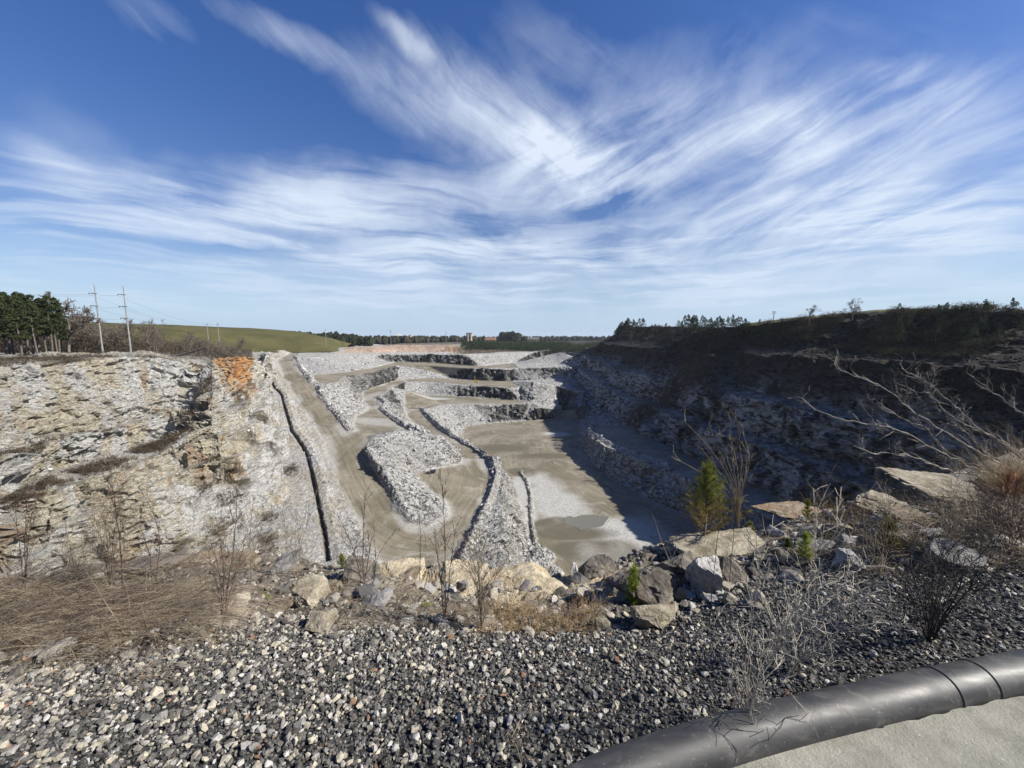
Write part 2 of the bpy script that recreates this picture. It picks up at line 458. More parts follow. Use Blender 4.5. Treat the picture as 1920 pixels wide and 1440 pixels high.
EYEV = np.array([0, 0, EYE])
def refine(V, F, px=2.0, maxit=24, limit=2600000):
    for it in range(maxit):
        E = np.concatenate([F[:, [0, 1]], F[:, [1, 2]], F[:, [2, 0]]])
        Es = np.sort(E, 1)
        key = Es[:, 0].astype(np.int64) * (len(V) + 1) + Es[:, 1]
        uk, first, inv = np.unique(key, return_index=True, return_inverse=True)
        U = Es[first]
        A, B = V[U[:, 0]], V[U[:, 1]]
        M = (A + B) / 2 - EYEV
        d = B - A
        t = np.linalg.norm(M, axis=1)
        # nearest approach for long edges
        tt = np.clip(-((A - EYEV) * d).sum(1) / np.maximum((d * d).sum(1), 1e-9), 0, 1)
        tn = np.maximum(np.linalg.norm(A - EYEV + tt[:, None] * d, axis=1), 12)
        m = M / t[:, None]
        rad = np.abs((d * m).sum(1)); tot = np.linalg.norm(d, axis=1)
        per = np.sqrt(np.maximum(tot ** 2 - rad ** 2, 0))
        dz = np.abs(d[:, 2]) / np.maximum(tot, 1e-6)
        eff = per + (0.22 + 0.25 * dz) * rad
        az = np.abs(np.degrees(np.arctan2(M[:, 0], M[:, 1])))
        thr = px * tn / 385.0 * np.where(az > 58, 8, 1) * np.where((t < 100) & (M[:, 2] < -20) & (az<40), 2, 1)
        thr = np.where(tot > 0.25 * tn + 60, 0, thr)
        split = eff > thr
        if len(F) > limit or not split.any(): break
        mid = np.full(len(U), -1, np.int64)
        mid[split] = len(V) + np.arange(split.sum())
        V = np.vstack([V, (A[split] + B[split]) / 2])
        n = len(F)
        m0, m1, m2 = mid[inv[:n]], mid[inv[n:2 * n]], mid[inv[2 * n:]]
        a, b, c = F.T
        s0, s1, s2 = m0 >= 0, m1 >= 0, m2 >= 0
        cnt = s0.astype(int) + s1 + s2
        out = [F[cnt == 0]]
        q = cnt == 3
        out += [np.c_[a[q], m0[q], m2[q]], np.c_[m0[q], b[q], m1[q]], np.c_[m2[q], m1[q], c[q]], np.c_[m0[q], m1[q], m2[q]]]
        for (x, y, z, mx, my, sx, sy, sz, mz) in ((a, b, c, m0, m1, s0, s1, s2, m2), (b, c, a, m1, m2, s1, s2, s0, m0), (c, a, b, m2, m0, s2, s0, s1, m1)):
            q = (cnt == 1) & sx
            out += [np.c_[x[q], mx[q], z[q]], np.c_[mx[q], y[q], z[q]]]
            q = (cnt == 2) & sx & sy
            out += [np.c_[mx[q], y[q], my[q]], np.c_[x[q], mx[q], my[q]], np.c_[x[q], my[q], z[q]]]
        F = np.vstack(out)
    print('refined', len(V), len(F), 'after', it)
    return V, F

def vnormals(V, F):
    n = np.cross(V[F[:, 1]] - V[F[:, 0]], V[F[:, 2]] - V[F[:, 0]])
    N = np.zeros_like(V)
    for k in range(3):
        for j in range(3):
            N[:, j] += np.bincount(F[:, k], n[:, j], len(V))
    return N / np.maximum(np.linalg.norm(N, axis=1), 1e-12)[:, None]

def smooth_pos(X, F, it):
    n = len(X)
    I = np.concatenate([F[:, 0], F[:, 1], F[:, 2], F[:, 1], F[:, 2], F[:, 0]])
    J = np.concatenate([F[:, 1], F[:, 2], F[:, 0], F[:, 0], F[:, 1], F[:, 2]])
    cnt = np.maximum(np.bincount(I, minlength=n), 1)
    for _ in range(it):
        Y = np.stack([np.bincount(I, X[J, k], n) for k in range(X.shape[1])], 1) / cnt[:, None]
        X = 0.5 * X + 0.5 * Y
    return X

V, F = build_tin()
V, F = refine(V, F, px=1.8)
V = smooth_pos(V, F, 3)
N = vnormals(V, F)
N = smooth_pos(N, F, 6); N /= np.maximum(np.linalg.norm(N, axis=1), 1e-9)[:, None]
XY = V[:, :2]

P_ = lambda pts: [PZ(*p)[:2] for p in pts]
poly_road = [p[:2] for p in L['road_l'][::1]] + P_([(725,1100,-73),(850,1075,-72),(868,1030,-71.3),(893,975,-70.7),(913,930,-70.2),(923,893,-70),(913,865,-70.5),(890,845,-71),(850,822,-72.5),(822,806,-74),(800,785,-75),(788,770,-76),(757,768,-76),(765,785,-75),(778,802,-74),(795,812,-73),(830,830,-71.5),(866,858,-69.5),(862,868,-68),(830,875,-66.5),(800,880,-66),(780,886,-66),(786,900,-66.5),(802,920,-67),(828,935,-68),(838,950,-69),(832,968,-69.5),(800,984,-69.5),(770,978,-68.5),(745,955,-66),(721,915,-62),(691,861,-57),(683,838,-54.5),(705,820,-53),(750,810,-54),(774,804,-54.5),(735,784,-55.2),(713,766,-55.8),(709,744,-57),(735,725,-60.3),(760,716,-61.8),(745,712,-61.5),(700,726,-58.7),(678,735,-57.7),(680,752,-56.5),(690,766,-55),(665,782,-53.5),(660,806,-51.5),(653,809,-51)]) + [p[:2] for p in L['road_r'][::-1]][1:]
poly_floor = [p[:2] for p in L['toe4']] + [p[:2] for p in L['toeR']] + [(60,50),(20,30),(6,60)] + [p[:2] for p in L['ridge_toe'][::-1]]
poly_b4 = [p[:2] for p in L['toe3']] + P_([(1000,754,-76),(940,758,-76),(880,757,-76),(830,758,-76),(790,769,-76),(757,768,-76)])
poly_b3 = P_([(760,712,-62),(800,709,-62),(850,711,-64),(900,713,-63.5),(960,716,-64.5),(975,724,-62),(950,727,-62),(900,723,-62),(850,719,-62),(800,715,-62),(760,716,-62)])
poly_t2 = P_([(582,717,-34),(612,720,-35),(636,715,-36.5),(642,706,-37.5),(700,697,-41.5),(745,685,-45),(880,690,-46),(972,690,-46),(960,682,-48),(900,687,-50.5),(860,684,-48.5),(800,679.5,-45),(738,680,-45),(700,689.5,-41.5),(650,697,-37.5),(589,703,-33.8)])
poly_blk = [p[:2] for p in L['blk_top']] + [(125,100)] + [p[:2] for p in wall[0][::-1][3:9]]
poly_orange = [p[:2] for p in (PZ(398,664,-7), PZ(430,664,-9), PZ(468,668,-11), PY(470,690,228), PY(455,712,212), PY(438,718,200), PY(415,700,180), PY(400,680,178))]

sd_road = sdist(XY, poly_road); sd_floor = sdist(XY, poly_floor); sd_b4 = sdist(XY, poly_b4)
sd_b3 = sdist(XY, poly_b3); sd_t2 = sdist(XY, poly_t2); sd_blk = sdist(XY, poly_blk)
edge_n = fbm(np.c_[XY / 9, V[:, 2] / 9], 3, 5) * 3.0
mud = np.maximum.reduce([sstep(sd_road + edge_n * 0.8, -1.2, 2.2), sstep(sd_floor + edge_n, -1.0, 5.0), sstep(sd_b4 + edge_n, -1, 4), sstep(sd_b3 + edge_n * .4, -1, 2), sstep(sd_t2 + edge_n * .4, -1, 2), 0.8 * sstep(sd_blk + edge_n * .4, -1, 3)])
flat = sstep(N[:, 2], 0.72, 0.93)
dist = np.linalg.norm(V - EYEV, axis=1)
far_land = sstep(np.hypot(XY[:, 0], XY[:, 1]), 850, 950)
# right-hand side of the pit: older walls, their shade deepened in the colour

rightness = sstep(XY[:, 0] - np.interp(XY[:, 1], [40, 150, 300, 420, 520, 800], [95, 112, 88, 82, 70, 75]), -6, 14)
plateau = sstep(V[:, 2], -27, -19) * flat
# --- displacement
pn = V.copy()
calm = np.maximum(mud, far_land)
wallm = (1 - flat) * (1 - calm)
rub = (1 - calm) * flat
disp = fbm(pn / np.array([28, 28, 18]), 3, 11) * 4.2 * wallm
tilt = pn @ np.array([[1, 0, 0.10], [0, 1, -0.06], [0, 0, 1]]).T
c1, e1 = cell(tilt / np.array([5.0, 5.0, 3.6]), 21)
disp += (c1 - 0.5) * 2.4 * wallm
c2, e2 = cell(tilt / np.array([1.9, 1.9, 1.1]), 31)
near_w = sstep(dist, 330, 160)
disp += (c2 - 0.5) * 1.05 * wallm * (0.4 + 0.6 * near_w)
disp += (c2 - 0.5) * 0.55 * rub + (c1 - 0.5) * 0.45 * rub
but = vnoise(np.c_[XY / 15, V[:, 2] / 70], 57) * 4.0 + (cell(np.c_[XY / 11, V[:, 2] / 16], 59)[0] - 0.5) * 5.0
disp += but * wallm * (1 + 0.6 * rightness) * (1 - sstep(dist, 330, 430)) * np.where(V[:, 2] < -38, 0.9, 0.45)
disp -= sstep(e1, 0.10, 0.0) * 0.7 * wallm
# ledges
zz = V[:, 2] + fbm(np.c_[XY / 30, V[:, 2] / 30], 2, 41) * 4
disp += (np.mod(zz / 4.3, 1.0) - 0.5) * np.where(V[:, 2] > -36, 0.8, 0.25) * wallm
# vertical drill flutes on the far benches
fl = vnoise(np.c_[XY / 2.6, V[:, 2] / 25], 51)
backz = sstep(dist, 330, 430) * (1 - sstep(dist, 850, 950))
disp += fl * 2.2 * wallm * backz
disp += (vnoise(np.c_[XY / 14, V[:, 2] / 60], 53) * 5.0 + (cell(np.c_[XY / 7, V[:, 2] / 9], 55)[0] - 0.5) * 3.5) * wallm * backz
disp += fbm(np.c_[XY / 6, V[:, 2] / 6], 3, 61) * (0.16 * mud)
Dv = N.copy(); Dv[:, 2] *= 0.55
Dv /= np.linalg.norm(Dv, axis=1)[:, None]
disp *= sstep(dist, 18, 70)
isl = np.exp(-(np.hypot(XY[:, 0] + 55, XY[:, 1] - 185) / 55) ** 4)
disp *= 1 - 0.5 * isl
_lw = sstep(-XY[:, 0] - np.interp(XY[:, 1], [0, 100, 160, 220, 320, 500], [60, 75, 96, 128, 190, 300]), -2, 10)
disp += _lw * wallm * (V[:, 2] < -24) * ((np.mod((V[:, 2] + fbm(np.c_[XY / 16, XY[:, 0] * 0], 2, 43) * 5) / 9.5, 1.0)) - 0.5) * 4.5
V = V + Dv * disp[:, None]
V[:, 2] += fbm(np.c_[XY / 22, XY[:, 0] / 30], 3, 71) * 1.3 * plateau * (1 - mud) * sstep(dist, 30, 90)

def berm(line, h, wdt, jag=0.5, s=0):
    d = line_dist(XY, line)
    k = np.clip(1 - d / wdt, 0, 1)
    nn = fbm(np.c_[XY / 2.2, XY[:, 0] * 0], 3, 81 + s) * jag + 1
    V[:, 2] += h * k * nn
    return k
B = {}
ditch_l = Z([(499,674,-27.5),(505,709,-33),(513,730,-38),(528,745,-41),(531,759,-43.5),(538,784,-47),(547,813,-51),(565,836,-54),(576,857,-56.5),(586,896,-60),(599,956,-65),(610,1015,-68.5),(616,1055,-70)])
B['b1'] = berm([(p[0] + 3.2, p[1] + 1.0, p[2]) for p in ditch_l], 1.5, 3.4)
_dd = line_dist(XY, ditch_l); V[:, 2] -= 1.6 * sstep(_dd, 0.95, 0.45)
ditch = sstep(_dd, 1.0, 0.5)
B['b2'] = berm(Z([(553,668,-25),(566,690,-29),(584,715,-34)]), 2.4, 2.8, s=1)
B['b3'] = berm(Z([(598,728,-37),(613,747,-41),(640,782,-47),(658,806,-51)]), 2.6, 3.0, s=2)
B['b4'] = berm(Z([(690,843,-55),(699,861,-57),(727,910,-62),(752,950,-66),(775,972,-68)]), 2.2, 2.3, s=3)
B['b5'] = berm(Z([(790,766,-75.8),(806,785,-75),(828,806,-74),(856,820,-72.5),(896,842,-71),(921,862,-70.5),(931,893,-70),(921,930,-70.2),(902,975,-70.7),(880,1025,-71.3),(868,1050,-72)]), 2.6, 2.6, s=4)
B['b6'] = berm(Z([(712,747,-57),(724,757,-56.5),(716,768,-56),(738,785,-55.3),(760,800,-54.7),(774,806,-54.5)]), 2.8, 2.8, s=5)
B['b7'] = berm(Z([(975,885,FLOOR),(988,905,FLOOR),(995,930,FLOOR),(996,970,FLOOR),(1000,1005,FLOOR),(1006,1030,FLOOR)]), 1.3, 1.5, s=6)
B['b8'] = berm(Z([(1112,790,-77),(1104,808,-77),(1143,833,-77),(1183,849,-77),(1250,870,-77)]), 2.2, 3.0, s=7)
bermk = np.maximum.reduce(list(B.values()))
mud = mud * (1 - sstep(bermk, 0.02, 0.25))
# heaps
bn0 = fbm(np.c_[XY / 3.0, XY[:, 0] * 0], 3, 95)
def heap(px, py, z, r, h):
    c = np.array(PZ(px, py, z)[:2])
    d = np.hypot(XY[:, 0] - c[0], XY[:, 1] - c[1])
    k = np.clip(1 - d / r, 0, 1)
    V[:, 2] += h * k * (1 + 0.5 * fbm(np.c_[XY / 1.7, XY[:, 0] * 0], 3, 91))
    return k
hk = heap(1000,1045,FLOOR,10,3.5) 
hk2 = heap(788,806,-54.5,7,3.5)
mud = mud * (1 - sstep(np.maximum(hk, hk2), 0.0, 0.15))
spoil = np.zeros(len(V))
for _px, _Y, _r, _hh in [(12,140,7,2.0),(62,150,6,1.6),(98,150,8,3.0),(150,158,8,2.4),(212,166,8,2.6),(262,172,7,2.2),(300,178,9,2.6),(345,196,9,2.8),(372,205,7,2.0),(430,262,11,2.6),(470,300,12,3.0),(655,900,40,5.0),(700,905,40,4.5),(620,800,22,3.0)]:
    _d = ray(_px, 650); _x = _d[0] / _d[1] * _Y
    _k = np.clip(1 - np.hypot(XY[:, 0] - _x, XY[:, 1] - _Y) / _r, 0, 1); V[:, 2] += _hh * sstep(_k, 0, 1.1) * (1 + 0.3 * bn0)
    spoil = np.maximum(spoil, _k)

sd_or = sdist(XY, poly_orange)
soil = sstep(sd_or + fbm(np.c_[XY / 5, V[:, 2] / 5], 3, 121) * 7, -4, 4)
ob = sdist(XY, [p[:2] for p in L['bank_lo']] + [p[:2] for p in L['bank_hi'][::-1]])
soil = np.maximum(soil, 0.42 * sstep(ob + edge_n, -4, 3))
veg = np.clip(sstep(plateau, 0.3, 0.8) * (0.55 + fbm(np.c_[XY / 14, XY[:, 0] * 0], 3, 101)) * (1 - sstep(np.abs(sd_road), 0, 0) * 0), 0, 1) * (sd_road < -14)
veg = veg * (1 - sstep(dist, 300, 420) * 0.7)
bench_v = sstep(line_dist(XY, [((a[0] + b[0]) / 2, (a[1] + b[1]) / 2) for a, b in zip(L['left_bench_in'], L['left_bench_out'])]), 8, 4) * (V[:, 2] > -43) * sstep(N[:, 2], 0.3, 0.55)
base_v = sstep(line_dist(XY, L['left_base']), 7, 2) * sstep(fbm(np.c_[XY / 11, XY[:, 0] * 0], 3, 113), 0.0, 0.3) * (XY[:, 1] > 90)
bench_v = np.maximum(bench_v, base_v)
veg = np.maximum(veg, bench_v * sstep(fbm(np.c_[XY / 8, XY[:, 0] * 0], 3, 111), -0.25, 0.25) * 0.9)
rv = rightness * sstep(V[:, 2], -28, -6)
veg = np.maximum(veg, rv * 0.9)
grassy = sstep(XY[:, 0] - np.interp(XY[:, 1], [0, 100, 250, 500], [215, 215, 225, 190]), 0, 8) * (V[:, 2] > 0)
veg = np.maximum(veg, far_land * 0.9)
behind = sstep(XY[:, 1] - np.interp(XY[:, 0], [p[0] for p in L['crest1'][5:]], [p[1] for p in L['crest1'][5:]]), 8, 26) * sstep(XY[:, 0], -130, -90) * (XY[:, 0] < 150)
veg = np.maximum(veg, behind)
veg = veg * (1 - sstep(spoil, 0.1, 0.5) * 0.8)

fc = V[F].mean(1)
def fpoly(poly): return sdist(fc[:, :2], poly) > 0
f_road = fpoly(poly_road); f_floor = fpoly(poly_floor) & (fc[:, 2] < FLOOR + 6)


# ------------------------------------------------------------------ masks that steer the ground colours
lane = np.full(len(V), 0.0); along = np.full(len(V), 0.0)
def set_lane(line, reach, mask):
    """signed distance to a driving line and length along it"""
    global lane, along
    Ln = np.array(line)[:, :2]
    best = np.full(mask.sum(), 1e9); la = np.zeros(mask.sum()); al = np.zeros(mask.sum())
    Q = XY[mask]; acc = 0
    for a, b in zip(Ln[:-1], Ln[1:]):
        d = b - a; ln = np.hypot(*d)
        t = np.clip(((Q - a) @ d) / max(d @ d, 1e-9), 0, 1)
        q = Q - (a + t[:, None] * d)
        dd = np.hypot(q[:, 0], q[:, 1]); m = dd < best
        sg = np.sign(d[0] * q[:, 1] - d[1] * q[:, 0])
        best = np.where(m, dd, best); la = np.where(m, dd * sg, la); al = np.where(m, acc + t * ln, al)
        acc += ln
    lane[mask] = la; along[mask] = al
set_lane([((a[0] + b[0]) / 2, (a[1] + b[1]) / 2) for a, b in zip(L['road_l'][:8], L['road_r'])] + P_([(652,861,-57),(677,915,-62),(712,970,-67.5),(760,1005,-70),(800,1015,-71),(850,985,-70.5),(885,930,-70),(890,893,-70),(870,862,-70.5),(840,838,-71.5),(808,810,-73),(785,785,-75),(770,768,-76)]), 0, sd_road > -8)
set_lane(P_([(1080,790,FLOOR),(1000,830,FLOOR),(1010,870,FLOOR),(1100,920,FLOOR),(1180,965,FLOOR),(1260,1040,FLOOR)]), 0, sd_floor > -5)
m3 = (sd_b4 > -3) | (sd_b3 > -3) | (sd_t2 > -3)
lane[m3] = XY[m3][:, 1]; along[m3] = XY[m3][:, 0]
bn = fbm(np.c_[XY / 18, XY[:, 0] * 0], 4, 131)
def blob(px, py, z, rx, ry, rot=0.0, soft=0.4):
    c = np.array(PZ(px, py, z)[:2]); d = XY - c
    cr, sr = math.cos(rot), math.sin(rot)
    u = (d[:, 0] * cr + d[:, 1] * sr) / rx; v = (-d[:, 0] * sr + d[:, 1] * cr) / ry
    return sstep(np.hypot(u, v) + bn * 0.7, 1 + soft, 1 - soft)
pale = np.maximum.reduce([blob(1040, 940, FLOOR, 16, 36, 0.1), blob(1150, 1010, FLOOR, 26, 18), blob(975, 960, FLOOR, 11, 60, 0, .2), blob(1045, 815, FLOOR, 12, 9), blob(790, 748, -76, 22, 14)]) * (sd_floor > -10)
pale = np.maximum(pale, blob(800, 748, -76, 26, 10) * (sd_b4 > -6))
pale = np.maximum(pale, sstep(sd_road + bn * 9, 4.4, 0.2) * (sd_road > -5) * 0.6)
pale = np.maximum(pale, (blob(700, 790, -54, 18, 12) + blob(690, 745, -57, 8, 60)) * 0.6 * (sd_road > -4))
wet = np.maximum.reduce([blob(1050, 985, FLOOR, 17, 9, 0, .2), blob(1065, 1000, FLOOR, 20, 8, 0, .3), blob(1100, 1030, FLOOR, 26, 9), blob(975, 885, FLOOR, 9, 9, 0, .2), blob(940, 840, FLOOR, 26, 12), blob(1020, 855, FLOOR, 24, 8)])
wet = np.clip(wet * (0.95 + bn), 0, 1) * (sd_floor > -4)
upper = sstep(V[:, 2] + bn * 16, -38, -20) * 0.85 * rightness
leftw = sstep(-XY[:, 0] - np.interp(XY[:, 1], [0, 100, 160, 220, 320, 500], [35, 50, 68, 108, 172, 280]), -8, 8)
leftw = np.maximum(leftw * (mud < .5), 0)
slide = np.exp(-((XY[:, 1] - 318 + (V[:, 2] + 40) * 0.35) / 26.0) ** 2) * sstep(XY[:, 0], 80, 96) * (V[:, 2] > -76) * (V[:, 2] < 2)
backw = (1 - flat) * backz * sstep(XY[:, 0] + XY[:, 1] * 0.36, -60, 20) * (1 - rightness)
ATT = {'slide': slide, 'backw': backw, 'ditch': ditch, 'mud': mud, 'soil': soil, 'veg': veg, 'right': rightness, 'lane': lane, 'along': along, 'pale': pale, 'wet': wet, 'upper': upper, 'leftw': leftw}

# ------------------------------------------------------------------ ground materials
def rock_colour(nt, P, Nz):
    """fractured gneiss: pale grey, cream and rust staining, dark joints; P is world position"""
    big = nt.noise(P, 0.022, 4, 0.6)
    mid = nt.noise(P, 0.16, 6, 0.65, 0.6)
    Pst = nt.mapping(P, scale=(1, 1, 3.2), rot=(0.07, 0.05, 0))
    fine = nt.noise(Pst, 0.75, 8, 0.72, 0.4)
    col = nt.mix(nt.ramp(fine, 0.26, 0.52), (0.12, 0.118, 0.11), (0.92, 0.91, 0.87))
    col = nt.mix(nt.ramp(mid, 0.53, 0.74, 0, 0.45), col, (0.25, 0.26, 0.25))
    # cream and rust
    Pv = nt.mapping(P, scale=(1, 1, 0.32))
    st = nt.noise(Pv, 0.055, 5, 0.62, 1.2)
    cream = nt.mix(nt.ramp(fine, 0.3, 0.62), (0.36, 0.30, 0.19), (0.90, 0.80, 0.58))
    col = nt.mix(nt.ramp(st, 0.44, 0.56, 0, 0.9), col, cream)
    st2 = nt.noise(Pv, 0.11, 5, 0.65, 1.5)
    rust = nt.math('MULTIPLY', nt.ramp(st2, 0.54, 0.68), nt.ramp(st, 0.44, 0.55))
    col = nt.mix(nt.math('MULTIPLY', rust, 0.6), col, (0.42, 0.21, 0.085))
    # joints
    e = nt.voro(nt.mapping(nt.vmath('ADD', P, nt.vmath('MULTIPLY', nt.noise(P, 0.5, 3, out=1), (1.2, 1.2, 1.2))), scale=(1, 1, 1.9)), 0.34, 'DISTANCE_TO_EDGE')
    jm = nt.math('MULTIPLY', nt.ramp(e, 0.0, 0.045, 1, 0), nt.ramp(nt.noise(P, 0.3, 3), 0.42, 0.6))
    col = nt.mix(nt.math('MULTIPLY', jm, 0.75), col, (0.045, 0.042, 0.038))
    return col, fine, mid, big

def quarry_mat(name):
    m, nt = new_mat(name)
    g = nt.n('ShaderNodeNewGeometry')
    P = g.outputs['Position']
    sx = nt.n('ShaderNodeSeparateXYZ'); nt.t.links.new(g.outputs['Normal'], sx.inputs[0])
    Nz = sx.outputs[2]
    col, fine, mid, big = rock_colour(nt, P, Nz)
    left = nt.attr('leftw')
    # plain grey-white rock away from the stained left wall
    grey = nt.mix(nt.ramp(fine, 0.30, 0.64), (0.055, 0.055, 0.052), (0.74, 0.73, 0.69))
    grey = nt.mix(nt.ramp(mid, 0.45, 0.72, 0, 0.55), grey, (0.40, 0.36, 0.28))
    col = nt.mix(nt.math('MULTIPLY', nt.math('SUBTRACT', 1, left), 0.8), col, grey)
    # dust settles on flat ledges
    grp = nt.ramp(nt.noise(P, 0.05, 5, 0.65, 0.8), 0.42, 0.62)
    col = nt.mix(nt.math('MULTIPLY', grp, nt.math('SUBTRACT', 0.42, nt.math('MULTIPLY', left, 0.30))), col, (0.20, 0.195, 0.18))
    dustc = nt.mix(nt.ramp(nt.noise(P, 0.9, 7, 0.7), 0.35, 0.65), (0.22, 0.215, 0.195), (0.56, 0.55, 0.51))
    col = nt.mix(nt.math('MULTIPLY', nt.ramp(Nz, 0.72, 0.93), 0.7), col, dustc)
    # broken blocks: every block its own tone, dark gaps between them
    Pw = nt.vmath('ADD', P, nt.vmath('MULTIPLY', nt.noise(P, 0.8, 3, out=1), (0.9, 0.9, 0.9)))
    bsep = nt.n('ShaderNodeSeparateColor'); nt.t.links.new(nt.voro(nt.mapping(Pw, scale=(1, 1, 1.4)), 0.62, out='Color'), bsep.inputs[0])
    bsep2 = nt.n('ShaderNodeSeparateColor'); nt.t.links.new(nt.voro(Pw, 1.5, out='Color'), bsep2.inputs[0])
    bv = nt.math('ADD', nt.math('MULTIPLY', bsep.outputs[0], 0.55), nt.math('MULTIPLY', bsep2.outputs[1], 0.45))
    blk = nt.mix(nt.ramp(bv, 0.22, 0.66), (0.07, 0.07, 0.066), (0.86, 0.85, 0.81))
    be = nt.voro(Pw, 0.62, 'DISTANCE_TO_EDGE')
    blk = nt.mix(nt.ramp(be, 0.0, 0.07, 0.8, 0), blk, (0.04, 0.04, 0.038))
    patch = nt.ramp(nt.noise(P, 0.035, 5, 0.65, 0.6), 0.36, 0.60, 0.25, 0.85)
    col = nt.mix(nt.math('MULTIPLY', patch, nt.math('SUBTRACT', 1, nt.math('MULTIPLY', left, 0.72))), col, blk)
    back_shade = nt.mix(nt.ramp(nt.noise(nt.mapping(P, scale=(1, 1, 0.4)), 0.12, 6, 0.7), 0.44, 0.66), (0.02, 0.02, 0.02), (0.34, 0.33, 0.31))
    col = nt.mix(nt.math('MULTIPLY', nt.attr('backw'), 1.0, clamp=True), col, back_shade)  # steep far bench faces darkened, their shade put into the colour
    # older rock on the right, darkened in its colour to carry the shade
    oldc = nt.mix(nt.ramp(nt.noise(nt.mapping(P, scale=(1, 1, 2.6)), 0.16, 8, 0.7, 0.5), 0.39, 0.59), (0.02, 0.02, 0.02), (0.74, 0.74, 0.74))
    old_shade = nt.mix(nt.ramp(fine, 0.35, 0.7), (0.008, 0.007, 0.006), (0.030, 0.025, 0.018))
    oldc = nt.mix(nt.ramp(nt.noise(P, 0.028, 5, 0.6, 0.8), 0.53, 0.66, 0, 0.9), oldc, old_shade)
    oldc = nt.mix(nt.attr('upper'), oldc, old_shade)
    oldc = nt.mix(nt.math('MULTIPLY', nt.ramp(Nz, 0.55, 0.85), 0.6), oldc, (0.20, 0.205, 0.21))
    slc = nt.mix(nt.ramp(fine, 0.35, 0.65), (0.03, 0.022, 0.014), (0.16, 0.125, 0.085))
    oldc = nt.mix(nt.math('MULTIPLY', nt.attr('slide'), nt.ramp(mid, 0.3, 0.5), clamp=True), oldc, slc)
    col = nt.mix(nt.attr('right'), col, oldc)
    # soil
    soilc = nt.mix(nt.ramp(nt.noise(nt.mapping(P, scale=(1, 1, 0.5)), 0.25, 6, 0.7), 0.35, 0.68), (0.42, 0.17, 0.05), (0.85, 0.50, 0.22))
    col = nt.mix(nt.math('MULTIPLY', nt.attr('soil'), nt.ramp(nt.noise(P, 0.12, 5, 0.7), 0.26, 0.46)), col, soilc)
    # brown winter brush
    vn = nt.noise(P, 0.7, 7, 0.75)
    vegc = nt.mix(nt.ramp(vn, 0.35, 0.68), (0.030, 0.022, 0.013), (0.19, 0.145, 0.085))
    vegc = nt.mix(nt.ramp(nt.noise(P, 0.06, 4, 0.6), 0.55, 0.7, 0, 0.6), vegc, (0.06, 0.065, 0.02))
    vm = nt.math('MULTIPLY', nt.attr('veg'), nt.ramp(nt.noise(P, 0.22, 5, 0.7), 0.30, 0.46), clamp=True)
    vegr = nt.mix(nt.attr('right'), vegc, nt.mix(nt.ramp(vn, 0.35, 0.7), (0.008, 0.007, 0.004), (0.075, 0.055, 0.03)))  # brush on the right side darkened too, shade put into its colour
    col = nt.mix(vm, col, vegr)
    # packed mud, tyre streaks come from the 'lane' attribute (distance across the road)
    base = nt.noise(P, 0.03, 5, 0.6, 0.8)
    mudc = nt.mix(nt.ramp(base, 0.36, 0.64), (0.185, 0.160, 0.110), (0.31, 0.275, 0.205))
    lane = nt.attr('lane')
    cb = nt.n('ShaderNodeCombineXYZ'); nt.put(cb.inputs[0], lane); nt.put(cb.inputs[1], nt.math('MULTIPLY', nt.attr('along'), 0.02))
    stv = nt.noise(cb.outputs[0], 0.55, 5, 0.7, 0.3)
    mudc = nt.mix(nt.ramp(stv, 0.45, 0.68, 0, 0.4), mudc, (0.17, 0.15, 0.115))
    mudc = nt.mix(nt.ramp(stv, 0.34, 0.44, 0.45, 0), mudc, (0.43, 0.40, 0.34))
    mudc = nt.mix(nt.ramp(nt.noise(P, 1.5, 4, 0.7), 0.35, 0.75, 0, 0.25), mudc, (0.12, 0.11, 0.09))
    # wheel ruts and spilled grit
    rut = nt.noise(nt.mapping(cb.outputs[0], scale=(1, 2.0, 1)), 0.85, 6, 0.75, 0.4)
    mudc = nt.mix(nt.ramp(rut, 0.50, 0.62, 0, 0.6), mudc, (0.12, 0.105, 0.075))
    mudc = nt.mix(nt.ramp(rut, 0.34, 0.44, 0.45, 0), mudc, (0.40, 0.365, 0.29))
    mudc = nt.mix(nt.ramp(nt.noise(P, 0.09, 6, 0.7, 1.0), 0.52, 0.68, 0, 0.6), mudc, (0.42, 0.40, 0.345))
    palec = nt.mix(nt.ramp(nt.noise(P, 1.2, 6, 0.7), 0.35, 0.65), (0.33, 0.325, 0.30), (0.56, 0.555, 0.52))
    mudc = nt.mix(nt.attr('pale'), mudc, palec)
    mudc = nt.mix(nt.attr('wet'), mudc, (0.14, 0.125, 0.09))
    col = nt.mix(nt.attr('mud'), col, mudc)
    bump = nt.math('ADD', fine, nt.math('MULTIPLY', nt.noise(P, 2.2, 6, 0.7), 0.6))
    bump = nt.math('MULTIPLY', bump, nt.math('SUBTRACT', 1, nt.math('MULTIPLY', nt.attr('mud'), 0.93)))
    col = nt.mix(nt.math('MULTIPLY', nt.attr('ditch'), 0.8), col, (0.05, 0.045, 0.04))  # shade inside the roadside ditch painted as a near-black colour
    finish(nt, col, 0.92, bump, 1.7, 1.0, 0.2)
    return m
m_q = quarry_mat('quarry_rock')

def sub(name, mask):
    f = F[mask]; u, inv = np.unique(f, return_inverse=True)
    o = mesh_obj(name, V[u], inv.reshape(-1, 3), m_q, attrs={k: a[u] for k, a in ATT.items()})
    return tag(o, kind='structure')
sub('haul_road', f_road); sub('pit_floor', f_floor & ~f_road); sub('quarry_ground', ~f_road & ~f_floor)

